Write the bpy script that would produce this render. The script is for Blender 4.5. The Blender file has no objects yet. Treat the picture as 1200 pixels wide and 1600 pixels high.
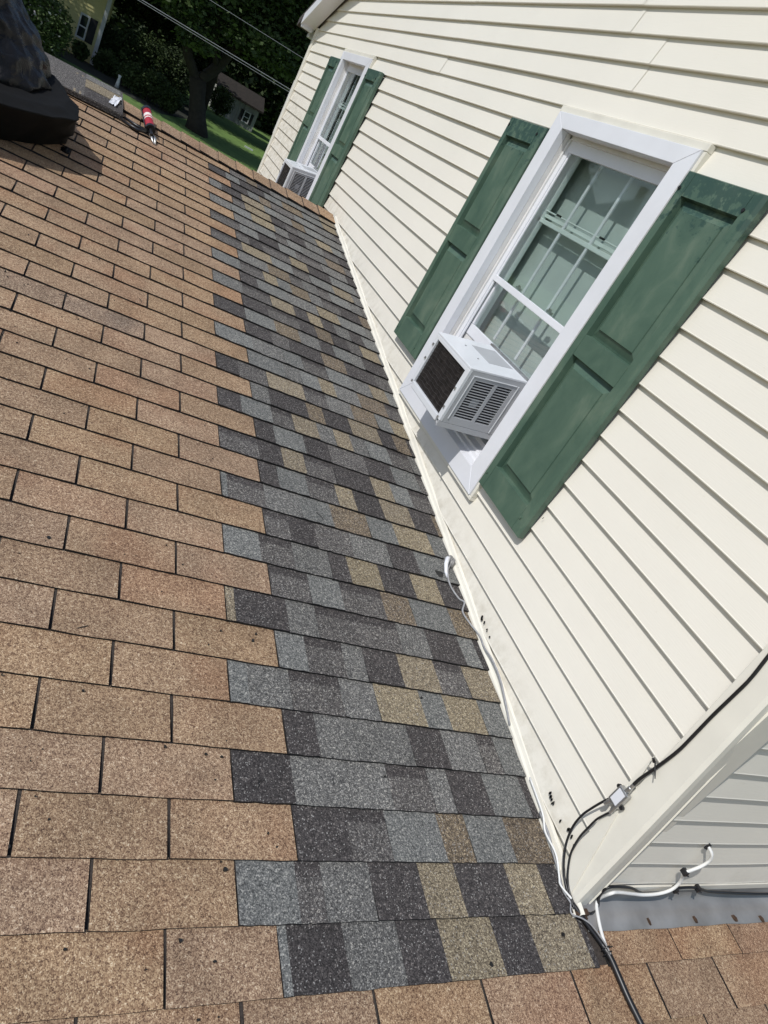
import bpy, math, random
import numpy as np
from mathutils import Matrix, Vector, noise
random.seed(7); np.random.seed(7)
sc = bpy.context.scene
COL = sc.collection
# ------------------------------------------------------------------ camera
cam_d = bpy.data.cameras.new('camera'); cam = bpy.data.objects.new('camera', cam_d); COL.objects.link(cam)
cam_d.sensor_fit = 'HORIZONTAL'; cam_d.sensor_width = 36.0; cam_d.lens = 36.0 * 1075.32 / 1200.0
cam_d.clip_start = 0.02; cam_d.clip_end = 600
R0 = (0.83331108, -0.27208861, 0.48120727); R1 = (0.25832413, -0.57793129, -0.77412148); R2 = (0.48873437, 0.76939146, -0.41130949)
CAM = (-1.67390266, -0.68397502, 1.40311123)
cam.matrix_world = Matrix(((R0[0], -R1[0], -R2[0], CAM[0]), (R0[1], -R1[1], -R2[1], CAM[1]), (R0[2], -R1[2], -R2[2], CAM[2]), (0, 0, 0, 1)))
sc.camera = cam
# ------------------------------------------------------------------ sky and sun
SUN = Vector((-0.635, -0.20, 0.745)).normalized()
w = bpy.data.worlds.new('World'); sc.world = w; w.use_nodes = True
nt = w.node_tree; bg = nt.nodes['Background']; sky = nt.nodes.new('ShaderNodeTexSky')
sky.sky_type = 'NISHITA'; sky.sun_disc = False
sky.sun_elevation = math.asin(SUN.z); sky.sun_rotation = math.atan2(SUN.x, SUN.y)
nt.links.new(sky.outputs[0], bg.inputs[0]); bg.inputs[1].default_value = 0.13
sl = bpy.data.lights.new('sun', 'SUN'); sl.energy = 3.6; sl.angle = math.radians(0.53); sl.color = (1.0, 0.98, 0.94)
so = bpy.data.objects.new('sun', sl); COL.objects.link(so); so.rotation_euler = SUN.to_track_quat('Z', 'Y').to_euler(); so.location = (-6, -4, 9)
sc.view_settings.view_transform = 'Standard'; sc.view_settings.look = 'None'
sc.view_settings.exposure = -0.2; sc.view_settings.gamma = 1.0; sc.view_settings.use_curve_mapping = False

# ------------------------------------------------------------------ helpers
TH = 0.16354; CT, ST = math.cos(TH), math.sin(TH)
E = 0.13134; T6 = 0.1524; XS = -1.00515          # course exposure, half tab, column line of the patch
def RP(x, s, h=0.0): return Vector((x, s * CT - h * ST, s * ST + h * CT))
WM = {}
def wm(o): return WM.get(o.name, Matrix.Identity(4))
def link(o, parent=None, world=None):
    COL.objects.link(o)
    W = world if world is not None else Matrix.Identity(4)
    WM[o.name] = W
    if parent is not None:
        o.parent = parent; o.matrix_parent_inverse = wm(parent).inverted()
    o.matrix_basis = W
    return o
def tag(o, label=None, cat=None, group=None, kind=None):
    if label: o['label'] = label
    if cat: o['category'] = cat
    if group: o['group'] = group
    if kind: o['kind'] = kind
    return o
def empty(name, loc, label, cat, group=None):
    o = bpy.data.objects.new(name, None); o.empty_display_size = .1
    link(o, None, Matrix.Translation(loc)); return tag(o, label, cat, group)
class MB:
    def __init__(s): s.v = []; s.f = []; s.m = []
    def add(s, vs, fs, mi=0):
        b = len(s.v); s.v += [tuple(v) for v in vs]; s.f += [tuple(b + i for i in f) for f in fs]
        s.m += ([mi] * len(fs) if isinstance(mi, int) else list(mi)); return s
    def box(s, x0, x1, y0, y1, z0, z1, mi=0):
        return s.hexa([(x0,y0,z0),(x1,y0,z0),(x1,y1,z0),(x0,y1,z0),(x0,y0,z1),(x1,y0,z1),(x1,y1,z1),(x0,y1,z1)], mi)
    def hexa(s, p, mi=0):
        return s.add(p, [(0,3,2,1),(4,5,6,7),(0,1,5,4),(1,2,6,5),(2,3,7,6),(3,0,4,7)], mi)
    def prism(s, poly, a, b, f, mi=0):
        """poly 2-D, extruded from a to b; f(u,v,t)->xyz"""
        n = len(poly); vs = [f(u, v, a) for u, v in poly] + [f(u, v, b) for u, v in poly]
        fs = [tuple(range(n))[::-1], tuple(range(n, 2 * n))] + [(i, (i + 1) % n, n + (i + 1) % n, n + i) for i in range(n)]
        return s.add(vs, fs, mi)
    def tube(s, pts, r, n=8, mi=0, caps=True):
        pts = [Vector(p) for p in pts]; rs = r if isinstance(r, (list, tuple)) else [r] * len(pts)
        vs = []; up = Vector((0.13, 0.21, 0.97))
        for i, p in enumerate(pts):
            d = (pts[min(i + 1, len(pts) - 1)] - pts[max(i - 1, 0)]).normalized()
            a = d.cross(up)
            if a.length < 1e-3: a = d.cross(Vector((1, 0, 0)))
            a.normalize(); b = a.cross(d)
            for k in range(n):
                t = 2 * math.pi * k / n; vs.append(p + (a * math.cos(t) + b * math.sin(t)) * rs[i])
        fs = []
        for i in range(len(pts) - 1):
            for k in range(n):
                fs.append((i * n + k, i * n + (k + 1) % n, (i + 1) * n + (k + 1) % n, (i + 1) * n + k))
        if caps: fs += [tuple(range(n))[::-1], tuple(range((len(pts) - 1) * n, len(pts) * n))]
        return s.add(vs, fs, mi)
    def mesh(s, name, mats, smooth=False, fix=True):
        me = bpy.data.meshes.new(name); me.from_pydata(s.v, [], s.f)
        for m in (mats if isinstance(mats, (list, tuple)) else [mats]): me.materials.append(m)
        me.polygons.foreach_set('material_index', s.m)
        if smooth: me.polygons.foreach_set('use_smooth', [True] * len(s.f))
        if fix:
            import bmesh
            bm = bmesh.new(); bm.from_mesh(me); bmesh.ops.recalc_face_normals(bm, faces=bm.faces); bm.to_mesh(me); bm.free()
        me.update(); return me
    def build(s, name, mats, parent=None, smooth=False, world=None, fix=True, bevel=0):
        """vertices are given in world space when world is None"""
        me = s.mesh(name, mats, smooth, fix)
        if world is None:
            c = np.mean(np.array(s.v), axis=0); zmin = min(v[2] for v in s.v)
            base = Vector((c[0], c[1], zmin)); me.transform(Matrix.Translation(-base)); world = Matrix.Translation(base)
        o = bpy.data.objects.new(name, me); link(o, parent, world)
        if bevel:
            b = o.modifiers.new('bevel', 'BEVEL'); b.width = bevel; b.segments = 2; b.limit_method = 'ANGLE'; b.angle_limit = .6
        return o
def smoothpts(pts, n=6):
    P = [Vector(p) for p in pts]; P = [2 * P[0] - P[1]] + P + [2 * P[-1] - P[-2]]; out = []
    for i in range(1, len(P) - 2):
        for k in range(n):
            t = k / n; a, b, c, d = P[i - 1], P[i], P[i + 1], P[i + 2]
            out.append(.5 * ((2 * b) + (c - a) * t + (2 * a - 5 * b + 4 * c - d) * t * t + (3 * b - a - 3 * c + d) * t ** 3))
    out.append(P[-2]); return out
def S2L(r, g, b):
    f = lambda c: (c / 255 / 12.92 if c / 255 <= .04045 else ((c / 255 + .055) / 1.055) ** 2.4)
    return (f(r), f(g), f(b), 1)

# ------------------------------------------------------------------ materials
def newmat(name):
    m = bpy.data.materials.new(name); m.use_nodes = True; nt = m.node_tree; return m, nt, nt.nodes['Principled BSDF']
def ramp(nt, fac, stops, interp='LINEAR'):
    r = nt.nodes.new('ShaderNodeValToRGB'); r.color_ramp.interpolation = interp
    e = r.color_ramp.elements
    while len(e) > 1: e.remove(e[-1])
    e[0].position, e[0].color = stops[0]
    for p, c in stops[1:]:
        k = e.new(p); k.color = c
    nt.links.new(fac, r.inputs[0]); return r.outputs[0]
def tex(nt, kind, scale, vec=None, **kw):
    n = nt.nodes.new('ShaderNodeTex' + kind); n.inputs['Scale'].default_value = scale
    for k, v in kw.items(): n.inputs[k].default_value = v
    if vec is not None: nt.links.new(vec, n.inputs['Vector'])
    return n
def mix(nt, fac, a, b, mode='MIX'):
    n = nt.nodes.new('ShaderNodeMix'); n.data_type = 'RGBA'; n.blend_type = mode
    for s, v in ((n.inputs[0], fac), (n.inputs[6], a), (n.inputs[7], b)):
        if isinstance(v, (float, int, tuple)): s.default_value = v
        else: nt.links.new(v, s)
    return n.outputs[2]
def mathn(nt, op, a, b=0.0, clamp=False):
    n = nt.nodes.new('ShaderNodeMath'); n.operation = op; n.use_clamp = clamp
    for s, v in zip(n.inputs, (a, b)):
        if isinstance(v, (float, int)): s.default_value = v
        else: nt.links.new(v, s)
    return n.outputs[0]
def pos(nt): return nt.nodes.new('ShaderNodeNewGeometry').outputs['Position']
def bump(nt, h, strength, dist):
    b = nt.nodes.new('ShaderNodeBump'); b.inputs['Strength'].default_value = strength; b.inputs['Distance'].default_value = dist
    nt.links.new(h, b.inputs['Height']); return b.outputs[0]
def plain(name, col, rough=.5, metal=0, var=.08, vscale=8, dirt=0.0, bmp=0.0, bscale=60, spec=.5, stretch=None):
    m, nt, p = newmat(name); P = pos(nt)
    if stretch:
        mp = nt.nodes.new('ShaderNodeMapping'); mp.inputs['Scale'].default_value = stretch; nt.links.new(P, mp.inputs[0]); Pb = mp.outputs[0]
    else: Pb = P
    n = tex(nt, 'Noise', vscale, P, Detail=5.0)
    lo = tuple(c * (1 - var) for c in col[:3]) + (1,); hi = tuple(min(1, c * (1 + var)) for c in col[:3]) + (1,)
    c = ramp(nt, n.outputs[0], [(.3, lo), (.7, hi)])
    if dirt:
        d = tex(nt, 'Noise', 3.1, P, Detail=8.0, Roughness=.65)
        k = ramp(nt, d.outputs[0], [(.5, (0, 0, 0, 1)), (.75, (1, 1, 1, 1))])
        c = mix(nt, mathn(nt, 'MULTIPLY', k, dirt), c, S2L(120, 112, 95))
    nt.links.new(c, p.inputs['Base Color']); p.inputs['Roughness'].default_value = rough; p.inputs['Metallic'].default_value = metal
    p.inputs['Specular IOR Level'].default_value = spec
    if bmp:
        b = tex(nt, 'Noise', bscale, Pb, Detail=4.0); nt.links.new(bump(nt, b.outputs[0], bmp, .002), p.inputs['Normal'])
    return m
def granule(name, stops, scale=330, patch=.18, obj=.10, rough=.95, stain=None, fleck=0.0, gain=1.07):
    """mineral granules: one colour per cell, worn in patches, each shingle a little different"""
    m, nt, p = newmat(name); P = pos(nt)
    v = tex(nt, 'Voronoi', scale, P); sep = nt.nodes.new('ShaderNodeSeparateColor'); nt.links.new(v.outputs['Color'], sep.inputs[0])
    n2 = tex(nt, 'Noise', 130, P, Detail=3.0)
    f = mathn(nt, 'ADD', mathn(nt, 'MULTIPLY', sep.outputs[0], .72), mathn(nt, 'MULTIPLY', mathn(nt, 'SUBTRACT', n2.outputs[0], .36), 1.0), True)
    c = ramp(nt, f, stops)
    if fleck:
        c = mix(nt, mathn(nt, 'MULTIPLY', mathn(nt, 'GREATER_THAN', sep.outputs[1], 1 - fleck), .6), c, (.42, .41, .39, 1))
    oi = nt.nodes.new('ShaderNodeObjectInfo')
    big = tex(nt, 'Noise', 7.0, P, Detail=6.0, Roughness=.6)
    k = mathn(nt, 'ADD', mathn(nt, 'MULTIPLY', mathn(nt, 'SUBTRACT', big.outputs[0], .5), 2.4 * patch),
              mathn(nt, 'MULTIPLY', mathn(nt, 'SUBTRACT', oi.outputs['Random'], .5), 2 * obj))
    k = mathn(nt, 'ADD', k, 1.0)
    hsv = nt.nodes.new('ShaderNodeHueSaturation'); nt.links.new(c, hsv.inputs['Color']); nt.links.new(mathn(nt, 'MULTIPLY', k, gain), hsv.inputs['Value'])
    hh_ = mathn(nt, 'FRACT', mathn(nt, 'MULTIPLY', oi.outputs['Random'], 7.31)); nt.links.new(mathn(nt, 'ADD', .500, mathn(nt, 'MULTIPLY', hh_, .005)), hsv.inputs['Hue']); nt.links.new(mathn(nt, 'ADD', .97, mathn(nt, 'MULTIPLY', hh_, .09)), hsv.inputs['Saturation']); c = hsv.outputs[0]
    if stain:
        sn = tex(nt, 'Noise', 4.0, P, Detail=5.0)
        r = ramp(nt, mathn(nt, 'ADD', sn.outputs[0], mathn(nt, 'MULTIPLY', mathn(nt, 'SUBTRACT', oi.outputs['Random'], .5), .25)), [(.50, (0, 0, 0, 1)), (.68, (1, 1, 1, 1))])
        c = mix(nt, mathn(nt, 'MULTIPLY', r, .55), c, mix(nt, 1.0, c, stain, 'MULTIPLY'))
    nt.links.new(c, p.inputs['Base Color']); p.inputs['Roughness'].default_value = rough; p.inputs['Specular IOR Level'].default_value = .25
    hh = mathn(nt, 'SUBTRACT', 1.0, v.outputs['Distance'])
    nt.links.new(bump(nt, mathn(nt, 'ADD', hh, n2.outputs[0]), .55, .0014), p.inputs['Normal'])
    return m
M = {}
M['brown'] = granule('brown_granules', [(0, S2L(76, 58, 50)), (.22, S2L(112, 89, 73)), (.45, S2L(139, 114, 93)), (.66, S2L(158, 133, 109)), (.85, S2L(180, 156, 130)), (1, S2L(204, 186, 162))], scale=460, patch=.36, obj=.10, stain=(.80, .66, .62, 1))
M['brown_stained'] = granule('stained_brown_granules', [(0, S2L(64, 51, 46)), (.4, S2L(124, 103, 88)), (.75, S2L(158, 136, 114)), (1, S2L(204, 186, 162))], scale=430, patch=.45, stain=(.55, .60, .68, 1))
M['dark'] = granule('charcoal_granules', [(0, S2L(36, 34, 34)), (.45, S2L(60, 57, 57)), (.8, S2L(82, 78, 77)), (1, S2L(130, 124, 120))], scale=400, fleck=.03, patch=.10)
M['mid'] = granule('dark_grey_granules', [(0, S2L(40, 39, 39)), (.4, S2L(74, 71, 70)), (.75, S2L(100, 97, 95)), (1, S2L(165, 160, 152))], scale=400, fleck=.04, patch=.10)
M['gray'] = granule('grey_granules', [(0, S2L(46, 46, 46)), (.4, S2L(86, 85, 84)), (.75, S2L(114, 113, 110)), (1, S2L(178, 174, 166))], scale=400, fleck=.04, patch=.10)
M['blue'] = granule('blue_grey_granules', [(0, S2L(52, 53, 53)), (.4, S2L(94, 95, 94)), (.75, S2L(121, 121, 118)), (1, S2L(172, 170, 163))], scale=400, fleck=.03, patch=.10)
M['tan'] = granule('weathered_tan_granules', [(0, S2L(58, 52, 46)), (.35, S2L(106, 96, 82)), (.7, S2L(140, 128, 109)), (1, S2L(192, 180, 155))], scale=400, fleck=.03, patch=.12)
M['dtan'] = granule('mottled_tan_granules', [(0, S2L(44, 40, 37)), (.4, S2L(88, 78, 68)), (.75, S2L(122, 109, 93)), (1, S2L(180, 164, 140))], scale=400, fleck=.04, patch=.12)
M['asphalt'] = plain('asphalt_edge', (.010, .009, .009, 1), .9, bmp=.6, bscale=500)
M['slot'] = plain('dark_slot_granules', (.05, .040, .034, 1), .95, var=.4, vscale=200, bmp=.6, bscale=400)
def siding_mat(name, col):
    m, nt, p = newmat(name); P = pos(nt)
    n = tex(nt, 'Noise', 1.1, P, Detail=4.0); c = ramp(nt, n.outputs[0], [(.3, tuple(x * .955 for x in col[:3]) + (1,)), (.7, col)])
    d = tex(nt, 'Noise', 38, P, Detail=6.0, Roughness=.7)
    k = ramp(nt, d.outputs[0], [(.63, (0, 0, 0, 1)), (.80, (1, 1, 1, 1))])
    c = mix(nt, mathn(nt, 'MULTIPLY', k, .16), c, S2L(170, 150, 110))
    sx = nt.nodes.new('ShaderNodeSeparateXYZ'); nt.links.new(P, sx.inputs[0])
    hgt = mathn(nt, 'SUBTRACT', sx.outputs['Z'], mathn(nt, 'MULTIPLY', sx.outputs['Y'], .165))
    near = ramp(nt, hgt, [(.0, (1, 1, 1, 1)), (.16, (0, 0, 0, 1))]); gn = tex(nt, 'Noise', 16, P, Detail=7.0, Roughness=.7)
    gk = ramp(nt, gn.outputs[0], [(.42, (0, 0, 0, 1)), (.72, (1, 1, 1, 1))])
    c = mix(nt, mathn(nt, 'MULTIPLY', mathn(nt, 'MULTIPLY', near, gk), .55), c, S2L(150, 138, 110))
    nt.links.new(c, p.inputs['Base Color']); p.inputs['Roughness'].default_value = .42; p.inputs['Specular IOR Level'].default_value = .35
    mp = nt.nodes.new('ShaderNodeMapping'); mp.inputs['Scale'].default_value = (14, 14, 260); nt.links.new(P, mp.inputs[0])
    g = tex(nt, 'Noise', 1.0, mp.outputs[0], Detail=4.0, Distortion=.6)
    w1 = tex(nt, 'Noise', 2.6, P, Detail=2.0)
    b1 = nt.nodes.new('ShaderNodeBump'); b1.inputs['Strength'].default_value = .35; b1.inputs['Distance'].default_value = .0009; nt.links.new(g.outputs[0], b1.inputs['Height'])
    b2 = nt.nodes.new('ShaderNodeBump'); b2.inputs['Strength'].default_value = .5; b2.inputs['Distance'].default_value = .012; nt.links.new(w1.outputs[0], b2.inputs['Height']); nt.links.new(b1.outputs[0], b2.inputs['Normal'])
    nt.links.new(b2.outputs[0], p.inputs['Normal']); return m
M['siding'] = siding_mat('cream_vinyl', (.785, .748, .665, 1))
M['trimcream'] = plain('cream_trim', (.76, .73, .645, 1), .4, var=.04, dirt=.22)
M['white'] = plain('white_vinyl', (.74, .75, .79, 1), .32, var=.03, dirt=.05)
M['white_old'] = plain('aged_white', (.70, .69, .68, 1), .5, var=.08, dirt=.3)
M['acwhite'] = plain('painted_steel', (.68, .70, .73, 1), .30, var=.03, dirt=.06)
M['acgrey'] = plain('grey_painted_steel', (.40, .41, .43, 1), .35, var=.04, dirt=.05)
M['acdark'] = plain('coil_fins', (.055, .048, .045, 1), .5, metal=.3, var=.5, vscale=40, bmp=.4, bscale=90)
M['black'] = plain('black_interior', (.01, .01, .012, 1), .7)
M['cable'] = plain('black_rubber', (.012, .012, .014, 1), .38, var=.3, vscale=30)
M['cablew'] = plain('white_cable', (.78, .78, .76, 1), .4, dirt=.2)
M['cableg'] = plain('grey_cord', (.30, .30, .31, 1), .5, var=.2, vscale=50, dirt=.4)
M['metal'] = plain('nickel', (.50, .50, .50, 1), .38, metal=.9, var=.15, vscale=60)
M['flash'] = plain('galvanised_flashing', (.27, .265, .26, 1), .55, metal=.2, var=.22, vscale=9, dirt=.25, bmp=.3, bscale=14)
M['rust'] = plain('rust', S2L(70, 52, 38), .9, var=.4, vscale=90)
M['tar'] = plain('tar', (.012, .012, .012, 1), .5)
M['shade'] = plain('window_shade', (.46, .51, .49, 1), .8, var=.05)
M['screen'] = plain('sash_behind_screen', (.66, .72, .70, 1), .6, var=.05)
# weathered shutter green
m, nt, p = newmat('shutter_green'); P = pos(nt)
mp = nt.nodes.new('ShaderNodeMapping'); mp.inputs['Scale'].default_value = (7, 7, 4.2); nt.links.new(P, mp.inputs[0])
n = tex(nt, 'Noise', 1.0, mp.outputs[0], Detail=7.0, Roughness=.6, Distortion=.7)
c = ramp(nt, n.outputs[0], [(.28, (.050, .096, .070, 1)), (.52, (.080, .134, .096, 1)), (.74, (.135, .185, .135, 1))])
n2 = tex(nt, 'Noise', 26, P, Detail=9.0, Roughness=.72)
sepz = nt.nodes.new('ShaderNodeSeparateXYZ'); nt.links.new(P, sepz.inputs[0])
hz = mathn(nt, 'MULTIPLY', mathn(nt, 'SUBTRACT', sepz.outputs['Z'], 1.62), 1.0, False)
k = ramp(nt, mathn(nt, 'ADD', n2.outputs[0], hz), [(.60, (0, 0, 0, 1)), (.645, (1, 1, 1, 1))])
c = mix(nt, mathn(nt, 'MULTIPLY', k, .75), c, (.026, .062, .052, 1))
nt.links.new(c, p.inputs['Base Color']); p.inputs['Roughness'].default_value = .46; p.inputs['Specular IOR Level'].default_value = .45
nt.links.new(bump(nt, n2.outputs[0], .15, .0015), p.inputs['Normal']); M['green'] = m
# thin glass: transparent tint with a mirror sheen
def glass(name, tint, f0=.07):
    m = bpy.data.materials.new(name); m.use_nodes = True; nt = m.node_tree; nt.nodes.clear()
    o = nt.nodes.new('ShaderNodeOutputMaterial'); t = nt.nodes.new('ShaderNodeBsdfTransparent'); t.inputs[0].default_value = tint
    g = nt.nodes.new('ShaderNodeBsdfGlossy'); g.inputs['Roughness'].default_value = .03
    lw = nt.nodes.new('ShaderNodeLayerWeight'); lw.inputs['Blend'].default_value = .5
    mx = nt.nodes.new('ShaderNodeMixShader')
    nt.links.new(mathn(nt, 'ADD', mathn(nt, 'MULTIPLY', mathn(nt, 'POWER', lw.outputs['Facing'], 5.0), .95), f0, True), mx.inputs[0]); nt.links.new(t.outputs[0], mx.inputs[1]); nt.links.new(g.outputs[0], mx.inputs[2]); nt.links.new(mx.outputs[0], o.inputs[0])
    return m
M['glass'] = glass('storm_glass', (.90, .935, .925, 1)); M['glass2'] = glass('lower_glass', (.94, .96, .955, 1))
M['darkglass'] = plain('dark_far_glass', (.02, .025, .03, 1), .08)
# plastic bag
m, nt, p = newmat('black_plastic'); p.inputs['Base Color'].default_value = (.010, .010, .011, 1); p.inputs['Roughness'].default_value = .26; p.inputs['Specular IOR Level'].default_value = .16
n = tex(nt, 'Noise', 11, pos(nt), Detail=6.0, Distortion=2.5); nt.links.new(bump(nt, n.outputs[0], .9, .010), p.inputs['Normal']); M['bag'] = m
m, nt, p = newmat('matte_black_plastic'); p.inputs['Base Color'].default_value = (.006, .006, .006, 1); p.inputs['Roughness'].default_value = .75
p.inputs['Specular IOR Level'].default_value = .15
n = tex(nt, 'Noise', 5, pos(nt), Detail=4.0); nt.links.new(bump(nt, n.outputs[0], .6, .01), p.inputs['Normal']); M['bagmatte'] = m
M['bagdust'] = plain('dusty_plastic', (.045, .045, .048, 1), .5, var=.4, vscale=30, bmp=.5, bscale=60)

# ------------------------------------------------------------------ ground and yard (setting)
def grass_mat():
    m, nt, p = newmat('lawn'); P = pos(nt)
    a = tex(nt, 'Noise', 1.6, P, Detail=8.0, Roughness=.7); b = tex(nt, 'Noise', .12, P, Detail=3.0)
    c = ramp(nt, mathn(nt, 'ADD', mathn(nt, 'MULTIPLY', a.outputs[0], .6), mathn(nt, 'MULTIPLY', b.outputs[0], .4)), [(.35, (.070, .125, .028, 1)), (.65, (.150, .250, .055, 1))])
    nt.links.new(c, p.inputs['Base Color']); p.inputs['Roughness'].default_value = .9
    nt.links.new(bump(nt, a.outputs[0], 1.0, .06), p.inputs['Normal']); return m
M['lawn'] = grass_mat()
G = -2.5
mb = MB(); mb.add([(-300, -150, G), (300, -150, G), (300, 400, G), (-300, 400, G)], [(0, 1, 2, 3)])
tag(mb.build('lawn_ground', M['lawn'], fix=False), kind='structure')

# ------------------------------------------------------------------ HOUSE
HB = Vector((0, 4.1, G))
house = empty('house', HB, 'cream vinyl sided house with green shutters and a patched brown shingle roof against its wall', 'house')
ZA, SP = 2.33304, 0.10260
YC = lambda z: .012 + .055 * max(0, min(z, 2.1))     # near corner, leaning slightly
WY0, WY1, WZ0, WZ1 = 1.47, 2.40, .49, 1.865             # opening behind the window casing
OFF = 4.155                                             # far window
# gable wall sheathing with two openings
mb = MB()
ys = [.05, WY0, WY1, WY0 + OFF, WY1 + OFF, 8.15]
for i in range(5):
    if i in (1, 3):
        mb.box(.019, .12, ys[i], ys[i + 1], G, WZ0); mb.box(.019, .12, ys[i], ys[i + 1], WZ1, 2.3)
    else: mb.box(.019, .12, ys[i], ys[i + 1], G, 2.3)
mb.prism([(.05, 2.301), (8.15, 2.301), (4.1, 3.65)], .019, .12, lambda u, v, t: (t, u, v))
gable = mb.build('gable_wall', M['trimcream'], house)
RZ = lambda y: 2.06 + .38 * (min(y, 8.2 - y))          # underside of the rake
def board(y0a, y1a, zb, y0b=None, y1b=None, warp=0.0):
    """one lap: profile from the top (tucked back) to the butt"""
    h = SP + .004
    prof = [(.0172, h), (.0016, .0050), (.0, .0030), (.0010, .0), (.0185, .0)]
    mb = MB(); n = max(1, int((y1a - y0a) / .6)); pts = []
    for k in range(n + 1):
        t = k / n
        for (px, pz) in prof:
            f = pz / h
            a = y0a + ((y0b if y0b is not None else y0a) - y0a) * f; b = y1a + ((y1b if y1b is not None else y1a) - y1a) * f
            y = a + (b - a) * t; wv = .0012 * noise.noise(Vector((y * 1.7, zb * 9, 1.3))) * (1 - f)
            pts.append((px - .0002 + wv, y, zb + pz + .0012 * noise.noise(Vector((y * .9, zb * 7, 5)))))
    m_ = len(prof); fs = []
    for k in range(n):
        for j in range(m_ - 1): fs.append((k * m_ + j, k * m_ + j + 1, (k + 1) * m_ + j + 1, (k + 1) * m_ + j))
    mb.add(pts, fs); return mb
rng = random.Random(3)
for i in range(-13, 24):
    zb = ZA - i * SP
    lo = YC(zb) + .086; hi = 8.13
    lob = YC(zb + SP) + .086; hib = 8.13
    if zb + SP > 2.08:
        m_ = (zb - 2.03) / .38; m2 = (zb + SP - 2.03) / .38
        lo = max(lo, m_ + .02); hi = min(hi, 8.2 - m_ - .02); lob = max(lob, m2 + .02); hib = min(hib, 8.2 - m2 - .02)
        if lob >= hib: hib = lob = (lo + hi) / 2
    if lo >= hi: continue
    if zb < 0.0: segs = [(4.6, hi, 4.6, hib)] if zb > -.1 else []
    else: segs = [(lo, hi, lob, hib)]
    def cut(segs, a, b):
        out = []
        for s0, s1, t0, t1 in segs:
            if s1 <= a or s0 >= b: out.append((s0, s1, t0, t1)); continue
            if s0 < a: out.append((s0, a, t0, a))
            if s1 > b: out.append((b, s1, b, t1))
        return out
    if zb + SP > WZ0 + .01 and zb < WZ1 - .01:
        segs = cut(segs, WY0 + .005, WY1 - .005); segs = cut(segs, WY0 + .005 + OFF, WY1 - .005 + OFF)
    # seams where one panel laps the next (each panel is two courses)
    pr_ = (i + 40) // 2
    seam = {20: [2.0, 4.08], 21: [2.03, 4.09, 5.74], 22: [4.08, 5.73], 23: [4.17]}.get(pr_, [])
    if i <= 1: seam = [2.30 - .02 * i, 4.08]
    elif i <= 4: seam = [2.02 + .005 * i, 4.09] if i < 4 else [4.10]
    elif i <= 6: seam = [4.20]
    else: seam = []
    for sx in seam:
        out = []
        for s0, s1, t0, t1 in segs:
            if s0 + .2 < sx < s1 - .2: out += [(s0, sx + .012, t0, sx + .012), (sx, s1, sx, t1)]
            else: out.append((s0, s1, t0, t1))
        segs = out
    for j, (s0, s1, t0, t1) in enumerate(segs):
        mb = board(s0, s1, zb, t0, t1)
        if j % 2 == 1 and seam: mb.v = [(x - .0024, y, z) for x, y, z in mb.v]
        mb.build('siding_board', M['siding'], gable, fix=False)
# window head: cream J channel and far corner trim, rake channel
far_post = MB().box(-.012, .05, 8.10, 8.19, .2, 2.04).build('corner_post', M['trimcream'], house, bevel=.004)
MB().box(-.005, .045, 8.191, 8.26, .9, 1.5).build('conduit_box', M['white_old'], house, bevel=.01)
# near corner post: face on the gable, narrow return and lip on the front
mb = MB()
zz = [-.03, .3, .7, 1.2, 2.06]
prof = [(-.002, .098), (-.0125, .092), (-.0135, .012), (-.006, .001), (.012, .0), (.045, .003), (.058, .010), (.060, .004), (.064, .005), (.066, .035)]
n = len(prof); vs = []
for z in zz:
    for (x, y) in prof: vs.append((x, YC(z) + y, z))
fs = [(k * n + j, k * n + j + 1, (k + 1) * n + j + 1, (k + 1) * n + j) for k in range(len(zz) - 1) for j in range(n - 1)]
mb.add(vs, fs); mb.build('corner_post', M['trimcream'], house, fix=False)
fl = [(.040, .03), (.075, .17), (.118, .33), (.152, .50), (.150, .40), (.128, .2), (.115, .06)]
MB().prism(fl, -.0145, -.0175, lambda u, v, t: (t, u, v)).build('corner_flap', M['trimcream'], house)
# front wall (right) with its own laps, warped as in the photo
mb = MB(); mb.hexa([(.12, .05, G), (6, .05, G), (6, .26, G), (.12, .26, G), (.12, .16, 2.1), (6, .16, 2.1), (6, .26, 2.1), (.12, .26, 2.1)]); front = mb.build('front_wall', M['trimcream'], house)
SPB = .0965; LEAN = lambda z: .055 * max(0, z)
for j in range(0, 20):
    zb = .086 + SPB * j; mb = MB(); pts = []; n = 16; xa, xb = .062, 5.9; prof = [(.0150, SPB + .004), (.0012, .0045), (.0, .002), (.0008, .0), (.018, .0)]
    for k in range(n + 1):
        t = (k / n) ** 2; x = xa + (xb - xa) * t
        for (py, pz) in prof:
            wob = .006 * math.sin(x * 7 + j * 1.3) * math.exp(-j * .5) * (1 - pz / SPB)
            pts.append((x, .026 + LEAN(zb + pz) + py, zb + pz + wob + .018 * x))
    m_ = len(prof); mb.add(pts, [(k * m_ + q, (k + 1) * m_ + q, (k + 1) * m_ + q + 1, k * m_ + q + 1) for k in range(n) for q in range(m_ - 1)])
    mb.build('siding_board', M['siding'], front, fix=False)
mb = MB(); mb.hexa([(.05, .028, .018), (6, .028, .018), (6, .05, .018), (.05, .05, .018), (.05, .028, .080), (6, .028, .185), (6, .05, .185), (.05, .05, .080)])
mb.build('starter_strip', M['trimcream'], front)
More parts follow.
